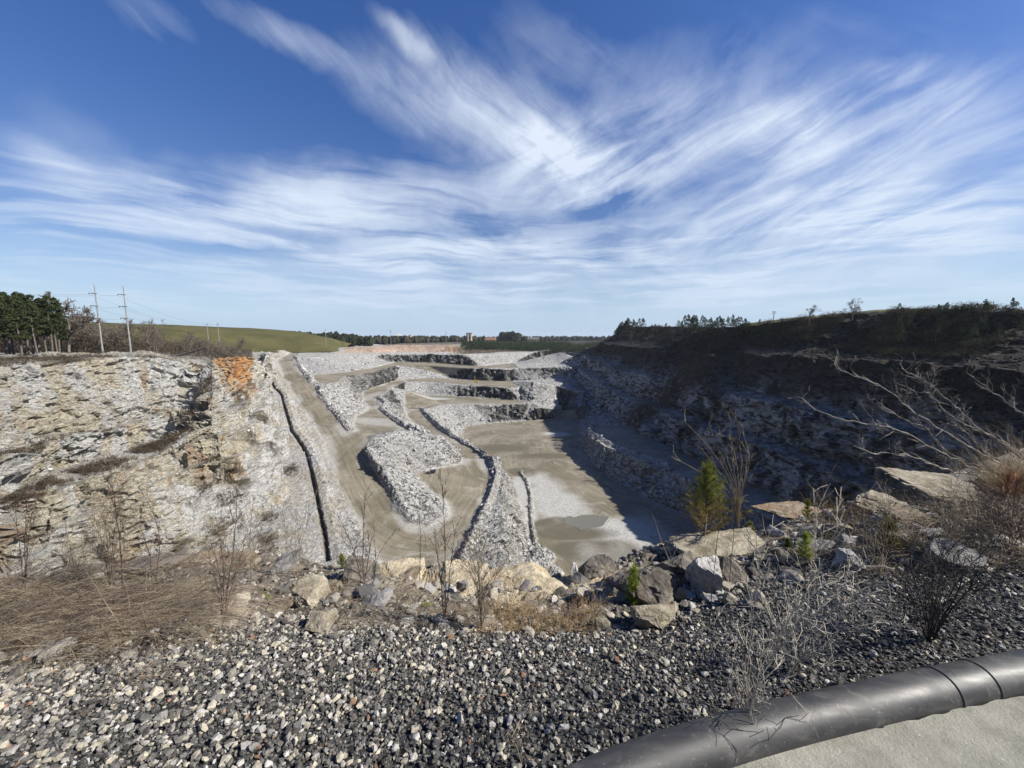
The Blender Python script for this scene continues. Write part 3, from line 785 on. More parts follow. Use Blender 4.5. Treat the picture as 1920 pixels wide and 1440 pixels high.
# ------------------------------------------------------------------ the bank the viewer stands on
ctrl = [(-6, -3, 0), (0, -3, 0), (8, -3, 0.1), (0, 0, 0), (-3, 0, -0.02), (3, 0.3, -0.06)]
for px, py, z in [(960,1440,-0.07),(0,1440,-0.08),(-300,1440,-0.1),(1400,1400,-0.065),(1250,1420,-0.065),(1650,1290,-0.06),(1900,1212,-0.05),(2200,1150,-0.03),(960,1300,-0.2),(400,1320,-0.2),(0,1330,-0.27),(1300,1300,-0.15),(1650,1210,-0.09),
                  (960,1185,-0.55),(560,1165,-0.6),(400,1190,-0.5),(200,1250,-0.4),(1250,1165,-0.5),(1400,1110,-0.38),(1550,1085,-0.27),(1700,1060,-0.17),(1920,1050,-0.02),(2200,1010,0.0),
                  (-250,1120,-1.0),(0,1092,-1.12),(150,1083,-1.15),(300,1062,-1.12),(440,1042,-1.08),(600,1062,-1.1),(700,1062,-1.12),(850,1058,-1.1),(960,1078,-1.08),(1060,1085,-1.02),(1150,1065,-0.98),(1240,1030,-0.9),(1400,1000,-0.78),(1540,966,-0.62),(1600,945,-0.52),(1700,915,-0.42),(1870,905,-0.32),(2200,870,-0.25),
                  (200,1130,-0.95),(500,1110,-0.92),(760,1130,-0.82),(1000,1130,-0.85),(1250,1090,-0.74),(1450,1030,-0.60),(1700,970,-0.33),(1850,960,-0.22)]:
    ctrl.append(PZ(px, py, z))
ctrl = np.array(ctrl)
rim_pts = [PZ(*p)[:2] for p in [(-900,1135,-1.0),(-250,1115,-1.0),(0,1088,-1.12),(150,1080,-1.15),(300,1060,-1.12),(440,1040,-1.08),(600,1060,-1.1),(700,1060,-1.12),(850,1056,-1.1),(960,1076,-1.08),(1060,1082,-1.02),(1150,1062,-0.98),(1240,1026,-0.9),(1400,997,-0.78),(1540,963,-0.62),(1600,942,-0.52),(1700,912,-0.42),(1870,902,-0.32),(2200,868,-0.25),(3200,840,-0.2)]]
rim_a = np.array(rim_pts)
def _U(r): return np.where(r > 1e-9, r * r * np.log(np.maximum(r, 1e-9)), 0)
_K = _U(np.hypot(ctrl[:, None, 0] - ctrl[None, :, 0], ctrl[:, None, 1] - ctrl[None, :, 1])) + 0.02 * np.eye(len(ctrl))
_Pm = np.c_[np.ones(len(ctrl)), ctrl[:, :2]]
_A = np.block([[_K, _Pm], [_Pm.T, np.zeros((3, 3))]])
_w = np.linalg.solve(_A, np.r_[ctrl[:, 2], 0, 0, 0])
def Gz(x, y):
    x = np.atleast_1d(np.asarray(x, float)); y = np.atleast_1d(np.asarray(y, float))
    r = np.zeros(len(x)) + _w[-3] + _w[-2] * x + _w[-1] * y
    for i in range(len(ctrl)):
        r = r + _w[i] * _U(np.hypot(x - ctrl[i, 0], y - ctrl[i, 1]))
    over = y - np.interp(x, rim_a[:, 0], rim_a[:, 1])
    r = r - np.clip(over, 0, 9) * (0.4 + 1.6 * sstep(over, 0.0, 0.8))
    return r
def hit(px, py):
    """where the ray through a pixel meets the bank"""
    d = np.array(ray(px, py)); ts = np.arange(0.8, 12, 0.01)
    P = EYEV + d * ts[:, None]
    z = Gz(P[:, 0], P[:, 1])
    i = np.argmax(P[:, 2] <= z)
    if P[i, 2] > z[i]: i = len(ts) - 1
    return P[i].copy(), ts[i]

gx = np.arange(-13, 17, 0.035); gy = np.arange(-3, 10.5, 0.035)
GX, GY = np.meshgrid(gx, gy)
gxf, gyf = GX.ravel(), GY.ravel()
gz = Gz(gxf, gyf)
overf = gyf - np.interp(gxf, rim_a[:, 0], rim_a[:, 1])
pp = np.c_[gxf, gyf, gz]
gnz = fbm(pp / 0.9, 5, 201) * 0.09 + fbm(pp / 0.22, 3, 207) * 0.03
cc, ce = cell(pp / 0.33, 211)
# slabby rock shows along the edge, gravel nearer the viewer
gline = np.array([PZ(*p)[:2] for p in [(-300,1345,-0.3),(0,1300,-0.32),(200,1240,-0.4),(400,1185,-0.5),(560,1160,-0.6),(850,1185,-0.55),(1000,1190,-0.55),(1130,1180,-0.52),(1250,1160,-0.5),(1400,1105,-0.38),(1500,1068,-0.3),(1700,1060,-0.17),(1920,1048,-0.02),(2400,1010,0)]])
gl = np.interp(gxf, gline[:, 0], gline[:, 1])
rocky = sstep(gyf - gl + fbm(pp / 0.5, 2, 221) * 0.3, 0.0, 0.35)
gnz = gnz * (0.25 + rocky) + (cc - 0.5) * 0.10 * rocky
slabz = sstep(gxf, 0.2, 0.9) * sstep(gyf, 1.9, 1.2)
gz2 = gz + gnz * (1 - slabz * 0.8)
sp = [(0.35, 1.27), (0.72, 1.34), (2.44, 1.65), (4.5, 2.03), (12, 3.35), (12, -2.9), (-1.5, -2.9), (-1.5, -0.6), (-0.4, 0.6)]
_in = in_poly(np.c_[gxf, gyf], sp) | (line_dist(np.c_[gxf, gyf], sp) < 0.16)
gz2 = np.where(_in, np.minimum(gz2, -0.055), gz2)
keep = (overf < 4.5)
idx = np.arange(len(gxf)).reshape(GX.shape)
q = np.stack([idx[:-1, :-1], idx[:-1, 1:], idx[1:, 1:], idx[1:, :-1]], -1).reshape(-1, 4)
q = q[keep[q].all(1)]
u_, inv_ = np.unique(q, return_inverse=True)
m_bank, nt = new_mat('bank_soil')
P = nt.n('ShaderNodeNewGeometry').outputs['Position']
c_dirt = nt.mix(nt.ramp(nt.noise(P, 9, 7, 0.75), 0.35, 0.65), (0.07, 0.06, 0.046), (0.42, 0.36, 0.28))
c_grit = nt.mix(nt.ramp(nt.voro(P, 60, out='Color'), 0.2, 0.9), (0.02, 0.02, 0.02), (0.17, 0.17, 0.165))
c_sand = nt.mix(nt.ramp(nt.noise(P, 30, 6, 0.75), 0.35, 0.6), (0.46, 0.38, 0.25), (0.78, 0.68, 0.48))
colb = nt.mix(nt.attr('rocky'), c_grit, c_dirt)
colb = nt.mix(nt.math('MULTIPLY', nt.attr('sand'), nt.ramp(nt.noise(P, 3.5, 5, 0.7), 0.32, 0.46)), colb, c_sand)
finish(nt, colb, 0.95, nt.noise(P, 26, 7, 0.75), 0.05, 1.0, 0.15)
def near_blob(px, py, z, rx, ry):
    c = PZ(px, py, z)
    return sstep(np.hypot((gxf - c[0]) / rx, (gyf - c[1]) / ry) + fbm(pp / 0.6, 2, 231) * 0.3, 1.1, 0.8)
sand = np.maximum.reduce([near_blob(975, 1095, -1.0, 1.3, 0.5), near_blob(860, 1075, -1.1, 0.7, 0.3), near_blob(1340, 1010, -.8, .9, .3), near_blob(740, 1085, -1.0, 0.8, 0.4) * .5]) 
o = mesh_obj('near_ground', np.c_[gxf, gyf, gz2][u_], inv_.reshape(-1, 4), m_bank, smooth=True, attrs={'rocky': rocky[u_], 'sand': sand[u_]})
tag(o, kind='structure')

def surf(x, y):
    """bank height including the small relief (bilinear on the grid)"""
    fx = np.clip((np.asarray(x) - gx[0]) / 0.035, 0, len(gx) - 2); fy = np.clip((np.asarray(y) - gy[0]) / 0.035, 0, len(gy) - 2)
    ix = fx.astype(int); iy = fy.astype(int); a = fx - ix; b = fy - iy
    Zg = gz2.reshape(GX.shape)
    return Zg[iy, ix] * (1 - a) * (1 - b) + Zg[iy, ix + 1] * a * (1 - b) + Zg[iy + 1, ix] * (1 - a) * b + Zg[iy + 1, ix + 1] * a * b

# ------------------------------------------------------------------ scattered stones (one mesh, low rocks)
def ico(sub=0):
    import bmesh
    bm = bmesh.new(); bmesh.ops.create_icosphere(bm, subdivisions=sub + 1, radius=1)
    v = np.array([x.co[:] for x in bm.verts]); f = np.array([[y.index for y in x.verts] for x in bm.faces]); bm.free()
    return v, f
def chip_templates(n, sub=0, flat=0.7, seed=0):
    r_ = np.random.default_rng(seed); out = []
    for k in range(n):
        v, f = ico(sub); v = v.copy()
        for _ in range(7):
            nn = r_.normal(size=3); nn /= np.linalg.norm(nn); d_ = r_.uniform(0.45, 0.8)
            s_ = v @ nn; m = s_ > d_; v[m] -= (s_[m] - d_)[:, None] * nn
        v += r_.normal(size=v.shape) * (0.10 if sub == 0 else 0.03)
        v *= np.array([1, r_.uniform(0.6, 0.95), r_.uniform(0.45, 0.8) * flat / 0.7])
        out.append((v, f))
    return out
def rotmats(n, r_, tilt=0.5):
    a = r_.uniform(0, 2 * np.pi, n); t = r_.normal(0, tilt, n); b = r_.uniform(0, 2 * np.pi, n)
    ca, sa, ct, st, cb, sb = np.cos(a), np.sin(a), np.cos(t), np.sin(t), np.cos(b), np.sin(b)
    z = np.zeros(n); o1 = np.ones(n)
    Ra = np.stack([ca, -sa, z, sa, ca, z, z, z, o1], 1).reshape(n, 3, 3)
    Rt = np.stack([o1, z, z, z, ct, -st, z, st, ct], 1).reshape(n, 3, 3)
    Rb = np.stack([cb, -sb, z, sb, cb, z, z, z, o1], 1).reshape(n, 3, 3)
    return Rb @ Rt @ Ra
def scatter(name, pos, size, cols, mat, temps, r_, tilt=0.5, kind='stuff'):
    Vs, Fs, Cs = [], [], []; off = 0
    ids = r_.integers(0, len(temps), len(pos)); Rm = rotmats(len(pos), r_, tilt)
    for k, (tv, tf) in enumerate(temps):
        m = ids == k; n = m.sum()
        if not n: continue
        vv = np.einsum('nij,vj->nvi', Rm[m], tv) * size[m][:, None, None] + pos[m][:, None, :]
        Vs.append(vv.reshape(-1, 3)); Fs.append((tf[None] + (np.arange(n) * len(tv))[:, None, None] + off).reshape(-1, 3))
        Cs.append(np.repeat(cols[m], len(tv), 0)); off += n * len(tv)
    o = mesh_obj(name, np.vstack(Vs), np.vstack(Fs), mat, attrs={'tint': np.vstack(Cs)})
    return o
m_stone, nt = new_mat('crushed_stone')
P = nt.n('ShaderNodeNewGeometry').outputs['Position']
tint = nt.attr('tint', 'Color')
cs = nt.mix(nt.ramp(nt.noise(P, 85, 5, 0.7), 0.35, 0.68, 0.0, 0.75), tint, nt.mix(0.55, tint, (0.03, 0.03, 0.03)))
cs = nt.mix(nt.ramp(nt.noise(P, 160, 3, 0.7), 0.56, 0.66, 0, 0.4), cs, (0.5, 0.5, 0.48))
finish(nt, cs, 0.85, nt.noise(P, 200, 4, 0.7), 0.004, 1.0, 0.3)

r2 = np.random.default_rng(5)
def stone_tints(n, r_, white=0.16, big=None):
    u = r_.random(n); c = np.zeros((n, 3))
    g = np.where(u < 0.56, r_.uniform(0.05, 0.17, n), r_.uniform(0.15, 0.33, n))
    if big is not None: white = white + big
    w_ = r_.random(n) < white
    g = np.where(w_, r_.uniform(0.42, 0.74, n), g)
    c[:] = g[:, None]
    warm = r_.random(n)
    c *= np.where((w_ & (warm < 0.55))[:, None], [1.0, 0.93, 0.76], np.where(warm[:, None] < 0.4, [1.0, 0.95, 0.85], [1.0, 0.98, 0.95]))
    c *= np.array([1.0, 0.97, 0.91])
    ru = r_.random(n) < 0.012
    c[ru] = np.array([0.38, 0.21, 0.12]) * r_.uniform(0.6, 1.3, (ru.sum(), 1))
    return c
# gravel apron
N0 = 240000
x = r2.uniform(-7.5, 9.5, N0); y = r2.uniform(0.7, 4.2, N0)
gy_l = np.interp(x, gline[:, 0], gline[:, 1])
dens_g = np.where(y < gy_l, 1.0, np.clip(1 - (y - gy_l) / 0.5, 0.10, 1))
vis = np.abs(x) < 1.6 * y + 1.1
slab_line_y = lambda xx: 1.34 + (xx - 0.72) * 0.18
m = (r2.random(N0) < dens_g) & vis & ~in_poly(np.c_[x, y], sp)
x, y = x[m], y[m]
s = np.exp(r2.normal(np.log(0.0090), 0.44, len(x))); s = np.clip(s, 0.004, 0.034)
s *= np.interp(x, [-4, -1, 1, 4], [1.2, 1.1, 0.92, 0.85])
pos = np.c_[x, y, surf(x, y) + s * r2.uniform(-0.1, 0.9, len(x))]
c = stone_tints(len(x), r2, np.interp(x, [-4, 0, 4], [0.15, 0.09, 0.05]), np.clip((s - 0.011) * 34, 0, 0.55))
o = scatter('gravel', pos, s, c, m_stone, chip_templates(14, 0, 0.7, 3), r2, 0.6)
tag(o, 'grey and white crushed stone gravel covering the near bank', 'gravel', kind='stuff')
print('gravel', len(x))
# coarser rubble near the edge
N0 = 16000
x = r2.uniform(-9, 11, N0); y = r2.uniform(1.8, 7.5, N0)
gy_l = np.interp(x, gline[:, 0], gline[:, 1]); ry_ = np.interp(x, rim_a[:, 0], rim_a[:, 1])
m = (y > gy_l - 0.1) & (y < ry_ + 0.5)
sc_ = PZ(960, 1092, -1.0); m = m & ~((np.hypot((x - 0.1) / 1.25, (y - sc_[1]) / 0.42) < 1) & (r2.random(N0) < 0.93))
x, y = x[m], y[m]
s = np.clip(np.exp(r2.normal(np.log(0.026), 0.5, len(x))), 0.01, 0.11)
pos = np.c_[x, y, surf(x, y) + s * 0.15]
g = r2.uniform(0.08, 0.60, len(x)); c = g[:, None] * np.array([1.0, 0.90, 0.74])
o = scatter('edge_rubble', pos, s, c, m_stone, chip_templates(10, 1, 0.5, 9), r2, 0.45)
tag(o, 'broken tan and grey rock chips strewn along the quarry edge', 'rubble', kind='stuff')

# ------------------------------------------------------------------ boulders
def boulder_mat(name, dark, light, stain=None, sa=0.5, scale=1.0):
    m, nt = new_mat(name)
    P = nt.n('ShaderNodeTexCoord').outputs['Object']
    n1 = nt.noise(P, 5 * scale, 7, 0.72, 0.4)
    n2 = nt.noise(P, 24 * scale, 6, 0.75)
    c_ = nt.mix(nt.ramp(n1, 0.34, 0.66), dark, light)
    c_ = nt.mix(nt.ramp(n2, 0.5, 0.72, 0, 0.5), c_, tuple(v * 0.35 for v in dark))
    c_ = nt.mix(nt.ramp(n2, 0.28, 0.42, 0.5, 0), c_, tuple(min(v * 1.35, 0.7) for v in light))
    if stain: c_ = nt.mix(nt.ramp(nt.noise(P, 2.6 * scale, 5, 0.7, 0.8), 0.48, 0.62, 0, sa), c_, stain)
    finish(nt, c_, 0.9, nt.math('ADD', n1, nt.math('MULTIPLY', n2, 0.5)), 0.045, 1.0, 0.2)
    return m
BM = {'dark': boulder_mat('weathered_rock', (0.09, 0.08, 0.068), (0.34, 0.30, 0.25), (0.22, 0.16, 0.10)),
      'cream': boulder_mat('cream_rock', (0.24, 0.20, 0.135), (0.60, 0.54, 0.41), (0.24, 0.20, 0.15), 0.6),
      'white': boulder_mat('white_rock', (0.36, 0.35, 0.33), (0.68, 0.66, 0.62), (0.25, 0.22, 0.18), 0.5),
      'tan': boulder_mat('tan_rock', (0.16, 0.125, 0.085), (0.44, 0.37, 0.27), (0.36, 0.20, 0.09), 0.6),
      'grey': boulder_mat('grey_rock', (0.13, 0.13, 0.125), (0.42, 0.41, 0.39), (0.28, 0.22, 0.15), 0.4)}
def rock_shape(dims, seed, planes=9, lo=0.42, hi=0.85, sub=4, rough=0.05, layers=0.0):
    r_ = np.random.default_rng(seed)
    v, f = ico(sub); v = v / (np.abs(v).max(1)[:, None] ** 0.92) * 0.80
    for k in range(planes):
        nn = r_.normal(size=3); nn /= np.linalg.norm(nn); d_ = r_.uniform(lo, hi)
        s_ = v @ nn; m_ = s_ > d_; v[m_] -= (s_[m_] - d_)[:, None] * nn
    n_ = v / np.linalg.norm(v, axis=1)[:, None]
    a, e = cell(v * 3.1 + seed, seed % 97)
    v = v + n_ * ((a - 0.5) * rough * 1.8 + fbm(v * 2.3 + seed, 4, seed % 89) * rough * 1.6 + fbm(v * 9 + seed, 3, seed % 83) * rough * 0.5)[:, None]
    if layers:
        k = np.mod(v[:, 2] * 7 + fbm(v * 1.5 + seed, 2, 3) * 1.2, 1.0)
        v[:, :2] *= (1 + (k - 0.5) * layers)[:, None]
    return v * np.array(dims), f
def boulder(px, py, wpx, hpx, deep, mat, label, seed, tilt=(0, 0, 0), sink=0.25, planes=9, layers=0.0, rough=0.05, name='boulder', lo=0.42, hi=0.85):
    """px,py = where its foot meets the bank in the photograph"""
    p, t = hit(px, py)
    w_ = wpx * t / FPX / 2 * 1.22; h_ = hpx * t / FPX / 2 * 1.3
    v, f = rock_shape((w_, w_ * deep, h_), seed, planes, lo, hi, 4, rough, layers)
    o = mesh_obj(name, v, f, BM[mat], smooth=False)
    o.location = (p[0], p[1] + w_ * deep * 0.4, p[2] + h_ * (1 - 2 * sink) * 0.75)
    o.rotation_euler = tilt
    return tag(o, label, 'boulder')
boulder(1222,1140,118,112,.8,'dark','largest dark weathered boulder at the quarry edge, behind the bright green seedling',11,(0.25,0.35,0.3),rough=.06,planes=12)
boulder(1232,1178,92,50,.7,'cream','cream faced boulder lying below the largest dark boulder',12,(0.2,0,0.1))
boulder(1118,1088,78,44,.8,'dark','low dark boulder left of the largest boulder, cut by the pit view',13,(0.1,-0.5,0.2))
boulder(1080,1092,34,44,.5,'white','pale slab standing on edge beside the small white peaked stone',54,(0.1,-0.35,1.2),planes=6,layers=.05)
boulder(1042,1084,34,34,.7,'white','small white peaked stone at the left end of the boulder pile',58,(0,0.5,0.9),planes=8)
boulder(1283,1092,90,56,.9,'dark','black shaded block between the largest boulder and the white faced block',16,(0.1,0.1,0.4))
boulder(1330,1112,78,78,.7,'white','white faced block with a slanting front face, right of the largest boulder',17,(0.2,0.35,-0.3),planes=8)
boulder(1380,1092,62,52,.8,'dark','brown grey block at the right end of the boulder pile',18,(0,0.3,0.2))
boulder(1150,1118,46,40,.8,'grey','tilted grey stone left of the bright green seedling',19,(0.5,0.4,0))
boulder(1147,1098,30,26,.8,'tan','small tan stone wedged under the dark low boulder',20)
boulder(1272,1128,22,34,.7,'cream','small pale stone leaning on the right of the largest boulder',21,(0,0.2,0))
boulder(1132,1184,28,22,.8,'cream','single cream stone on the gravel below the boulder pile',22,(0.2,0,0.3),sink=.1)
boulder(1098,1152,22,16,.8,'white','small white stone in the gravel left of the single cream stone',23,sink=.1)
boulder(672,1098,66,46,.8,'dark','dark brown boulder at the edge above the two flat cream stones',24,(0,0.3,0.3),planes=7)
boulder(628,1114,34,30,.8,'tan','small brown boulder touching the dark brown boulder',25)
boulder(580,1136,82,40,.9,'cream','rounded flat cream stone, the upper of two in the gravel',26,(0.1,0.05,0),sink=.4)
boulder(594,1184,72,30,.9,'cream','flat cream stone at the top of the gravel, the lower of two',27,(0.1,0.05,0.1),sink=.35)
boulder(512,1148,50,22,.9,'tan','flat tan stone left of the two flat cream stones',28,sink=.4)
boulder(114,1096,78,26,.9,'dark','long dark slab at the left edge of the bank, among dry stems',29,(0,-0.1,0),sink=.35)
boulder(280,1072,112,24,.5,'dark','long thin dark slab lying along the left edge',30,(0,-0.12,0.1),sink=.3)
boulder(370,1062,90,30,.6,'tan','tan slab right of the long thin dark slab',31,(0.1,-0.1,0.1),sink=.3)
boulder(450,1066,70,26,.6,'tan','tan stone above the red stemmed shrub',32,(0.1,0.1,0.2),sink=.3)
boulder(530,1068,70,22,.6,'grey','flat grey stone at the edge above the small green pine tuft',33,(0.1,-0.3,0.2),sink=.3)
boulder(1790,934,150,26,.8,'cream','largest flat layered slab at the right of the quarry edge',34,(0.06,0.08,-0.06),sink=.2,planes=6,layers=.10,rough=.035)
boulder(1646,962,90,34,.7,'cream','pale flat topped block left of the largest layered slab',35,(0.05,0.1,0.1),sink=.2,planes=6,layers=.08)
boulder(1490,966,120,12,.5,'tan','thin ledge of tan rock behind the pine seedlings',36,(0,0,0.05),sink=.3,layers=.1)
boulder(1360,1036,170,18,.5,'cream','long pale slab in front of the young pine tree',37,(0.1,-0.05,0.05),sink=.3,planes=7,layers=.08)
boulder(1582,1004,56,26,.7,'cream','pale rounded stone between the pine seedlings',38,(0.1,0.1,0))
boulder(1525,1040,96,30,.6,'grey','grey layered stone left of the pale rounded stone',39,(0.1,0.1,0),layers=.1)
boulder(1608,1072,50,36,.8,'white','white stone on the gravel right of the seedlings',40,(0.1,0.2,0.2),sink=.2)
boulder(1816,1066,112,40,.7,'grey','low grey slab under the dead brush at the right',41,(0.05,0.15,0),sink=.3)
boulder(1505,1058,60,30,.8,'dark','dark stone half buried where the gravel meets the seedlings',42)
boulder(1700,990,90,34,.7,'tan','tan stone beneath the dead brush, below the largest layered slab',43,(0.1,0,0.2),layers=.1)
boulder(760,1092,60,20,.8,'tan','flat tan stone at the left end of the sandy bank',44,sink=.4)
boulder(866,1112,20,26,.8,'grey','small upright grey stone on the sandy bank',45,sink=.15)
boulder(935,1110,12,10,.8,'dark','left of two small dark stones on the sandy bank',46,sink=.1)
boulder(972,1110,12,10,.8,'dark','right of two small dark stones on the sandy bank',47,sink=.1)

BM['sandrock'] = boulder_mat('pale_sandy_rock', (0.36, 0.30, 0.20), (0.80, 0.70, 0.50), (0.55, 0.38, 0.20), 0.5)
def ledge(px, py, wpx, hpx, deep, label, seed, tilt):
    p, t = hit(px, py); w_ = wpx * t / FPX / 2; h_ = hpx * t / FPX / 2
    v, f = rock_shape((w_, deep, h_), seed, 5, .55, .9, 5, .05, .03)
    o = mesh_obj('rock_ledge', v, f, BM['sandrock']); o.location = (p[0], p[1] + deep * 0.3, p[2] - h_ * 0.5); o.rotation_euler = tilt
    return tag(o, label, 'rock ledge')
ledge(1000,1112,230,64,.42,'broad pale sandy rock ledge along the edge, left of the boulder pile',71,(0.30,0.10,-0.02))
ledge(850,1100,170,48,.34,'pale sandy rock ledge on the edge behind the tall reddish stems',72,(0.25,-0.03,0.05))
ledge(745,1088,110,34,.28,'narrow sandy ledge at the left end of the pale rim rock',73,(0.25,-0.05,0.1))
# broken angular blocks between the boulders and along the right rim
def win(n, ax, bx, ay, by, r_):
    px = r_.uniform(ax, bx, n); py = r_.uniform(ay, by, n); g1 = np.linspace(ax, bx, 18); g2 = np.linspace(ay, by, 8)
    H = np.array([[hit(a, b)[0][:2] for a in g1] for b in g2]); fx = np.clip((px - ax) / (g1[1] - g1[0]), 0, 16.99); fy = np.clip((py - ay) / (g2[1] - g2[0]), 0, 6.99)
    ix = fx.astype(int); iy = fy.astype(int); a = (fx - ix)[:, None]; b = (fy - iy)[:, None]
    return H[iy, ix] * (1 - a) * (1 - b) + H[iy, ix + 1] * a * (1 - b) + H[iy + 1, ix] * (1 - a) * b + H[iy + 1, ix + 1] * a * b
Q = np.vstack([win(150, 1070, 1430, 1050, 1150, r2), win(230, 1400, 1900, 925, 1060, r2), win(110, 420, 1060, 1072, 1140, r2)])
s = np.clip(np.exp(r2.normal(np.log(0.055), 0.5, len(Q))), 0.025, 0.16)
tb = []
for k in range(8):
    v, f = rock_shape((1, .75, .55), 800 + k, 9, .45, .85, 2, .05); tb.append((v, f))
g = r2.uniform(0.12, 0.62, len(Q)); c = g[:, None] * np.where(r2.random((len(Q), 1)) < .5, [1.0, 0.9, 0.72], [1.0, 0.97, 0.93])
o = scatter('broken_rock', np.c_[Q, surf(Q[:, 0], Q[:, 1]) + s * 0.1], s, c, m_stone, tb, r2, 0.6)
tag(o, 'fist to head sized angular rock pieces filling the gaps along the edge', 'rubble', kind='stuff')
# ------------------------------------------------------------------ concrete pad and pipe
slab_top = 0.0
res = 0.02
m_con, nt = new_mat('worn_concrete')
P = nt.n('ShaderNodeNewGeometry').outputs['Position']
cn = nt.mix(nt.ramp(nt.noise(P, 3, 6, 0.7), 0.35, 0.65), (0.27, 0.265, 0.215), (0.42, 0.41, 0.345))
cn = nt.mix(nt.ramp(nt.noise(P, 1.3, 5, 0.7, 1.5), 0.5, 0.62, 0, 0.5), cn, (0.24, 0.235, 0.2))
cn = nt.mix(nt.ramp(nt.noise(P, 90, 4, 0.7), 0.60, 0.68, 0, 0.6), cn, (0.10, 0.10, 0.09))
cn = nt.mix(nt.ramp(nt.noise(nt.mapping(P, scale=(0.5, 6, 1), rot=(0, 0, 0.9)), 6, 4, 0.7), 0.62, 0.7, 0, 0.35), cn, (0.52, 0.52, 0.48))
cn = nt.mix(nt.ramp(nt.noise(P, 55, 3, 0.6), 0.66, 0.70, 0, 0.9), cn, (0.6, 0.6, 0.55))
finish(nt, cn, 0.9, nt.math('ADD', nt.noise(P, 70, 6, 0.75), nt.noise(P, 9, 4, 0.6)), 0.008, 1.0, 0.2)
# outline with a slightly crumbled front edge
edge = []
for a, b in zip(sp[:4], sp[1:5]):
    n_ = max(2, int(math.hypot(b[0] - a[0], b[1] - a[1]) / 0.018))
    for i in range(n_):
        t_ = i / n_; edge.append((a[0] + (b[0] - a[0]) * t_, a[1] + (b[1] - a[1]) * t_))
ea = np.array(edge); jit = fbm(np.c_[ea / 0.06, ea[:, 0] * 0], 3, 301) * 0.012
edge = [(p[0], p[1] + j) for p, j in zip(edge, jit)] + [tuple(p) for p in sp[4:]]
n_ = len(edge)
top = [(x, y, slab_top) for x, y in edge]; lip = [(x, y + (0.008 if i < n_ - 5 else 0), slab_top - 0.012) for i, (x, y) in enumerate(edge)]; bot = [(x, y + (0.008 if i < n_ - 5 else 0), slab_top - 0.2) for i, (x, y) in enumerate(edge)]
fs = [list(range(n_ - 1, -1, -1))] + [[i, (i + 1) % n_, n_ + (i + 1) % n_, n_ + i] for i in range(n_)] + [[n_ + i, n_ + (i + 1) % n_, 2 * n_ + (i + 1) % n_, 2 * n_ + i] for i in range(n_)]
o = mesh_obj('pavement', top + lip + bot, fs, m_con)
tag(o, kind='structure')

def tube(path, rad, seg=8, cap=True):
    """tapered tube along path; rad scalar or list"""
    path = np.asarray(path, float); n = len(path)
    rad = np.full(n, rad) if np.isscalar(rad) else np.asarray(rad, float)
    T = np.gradient(path, axis=0); T /= np.maximum(np.linalg.norm(T, axis=1), 1e-9)[:, None]
    ref = np.array([0, 0, 1.0]) if abs(T[0, 2]) < 0.9 else np.array([1.0, 0, 0])
    A = np.cross(T, ref); A /= np.maximum(np.linalg.norm(A, axis=1), 1e-9)[:, None]; Bv = np.cross(T, A)
    ang = np.arange(seg) / seg * 2 * np.pi
    ring = path[:, None, :] + rad[:, None, None] * (np.cos(ang)[None, :, None] * A[:, None, :] + np.sin(ang)[None, :, None] * Bv[:, None, :])
    V_ = ring.reshape(-1, 3)
    i = np.arange(n - 1)[:, None] * seg; j = np.arange(seg)[None]
    F_ = np.stack([i + j, i + (j + 1) % seg, i + seg + (j + 1) % seg, i + seg + j], -1).reshape(-1, 4)
    return V_, F_
def merge(parts):
    Vs, Fs, off = [], [], 0
    for v, f in parts:
        Vs.append(v); Fs.append(f + off); off += len(v)
    return np.vstack(Vs), np.vstack(Fs)
PR = 0.090
cl_px = [(1000,1535),(1060,1502),(1130,1468),(1200,1441),(1300,1408),(1400,1378),(1500,1352),(1650,1318),(1800,1284),(1920,1262),(2100,1222),(2500,1140)]
cl = np.array([(-1.62, -2.9, 0), (-1.62, -0.7, 0), (-0.95, 0.18, 0), (-0.42, 0.78, 0)] + [PZ(a, b, 0.0) for a, b in cl_px] + [(8.5, 2.85, 0.0), (12.5, 3.6, 0.0)])
tt_ = np.r_[0, np.cumsum(np.linalg.norm(np.diff(cl, axis=0), axis=1))]
ts_ = np.linspace(0, tt_[-1], 520)
path = np.stack([np.interp(ts_, tt_, cl[:, k]) for k in range(3)], 1)
for _ in range(60): path[1:-1] = 0.5 * path[1:-1] + 0.25 * (path[:-2] + path[2:])
v1, f1 = tube(path, PR, 48)
pipe = mesh_obj('pipe', v1, f1, None, smooth=True)
m_pipe, nt = new_mat('black_polyethylene')
P = nt.n('ShaderNodeNewGeometry').outputs['Position']
Nn = nt.n('ShaderNodeNewGeometry').outputs['Normal']
dustn = nt.noise(nt.mapping(P, scale=(0.35, 1.2, 1.2), rot=(0, 0, -0.2)), 9, 6, 0.65, 0.6)
pc = nt.mix(nt.ramp(dustn, 0.40, 0.72, 0.05, 0.32), (0.022, 0.022, 0.023), (0.17, 0.16, 0.145))
scr = nt.noise(nt.mapping(P, scale=(1.5, 40, 40), rot=(0, 0, -0.2)), 2.0, 4, 0.8)
pc = nt.mix(nt.ramp(scr, 0.60, 0.72, 0, 0.45), pc, (0.20, 0.195, 0.185))
pc = nt.mix(nt.ramp(nt.noise(P, 7, 6, 0.75, 1.2), 0.52, 0.7, 0, 0.35), pc, (0.22, 0.205, 0.17))
pc = nt.mix(nt.ramp(nt.noise(P, 45, 4, 0.7), 0.62, 0.72, 0, 0.5), pc, (0.30, 0.29, 0.26))
finish(nt, pc, nt.ramp(dustn, 0.3, 0.7, 0.5, 0.66), nt.noise(P, 60, 3, 0.5), 0.0003, 1.0, 0.5)
pipe.data.materials.append(m_pipe)
tag(pipe, 'black plastic pipe lying between the gravel and the concrete', 'pipe')
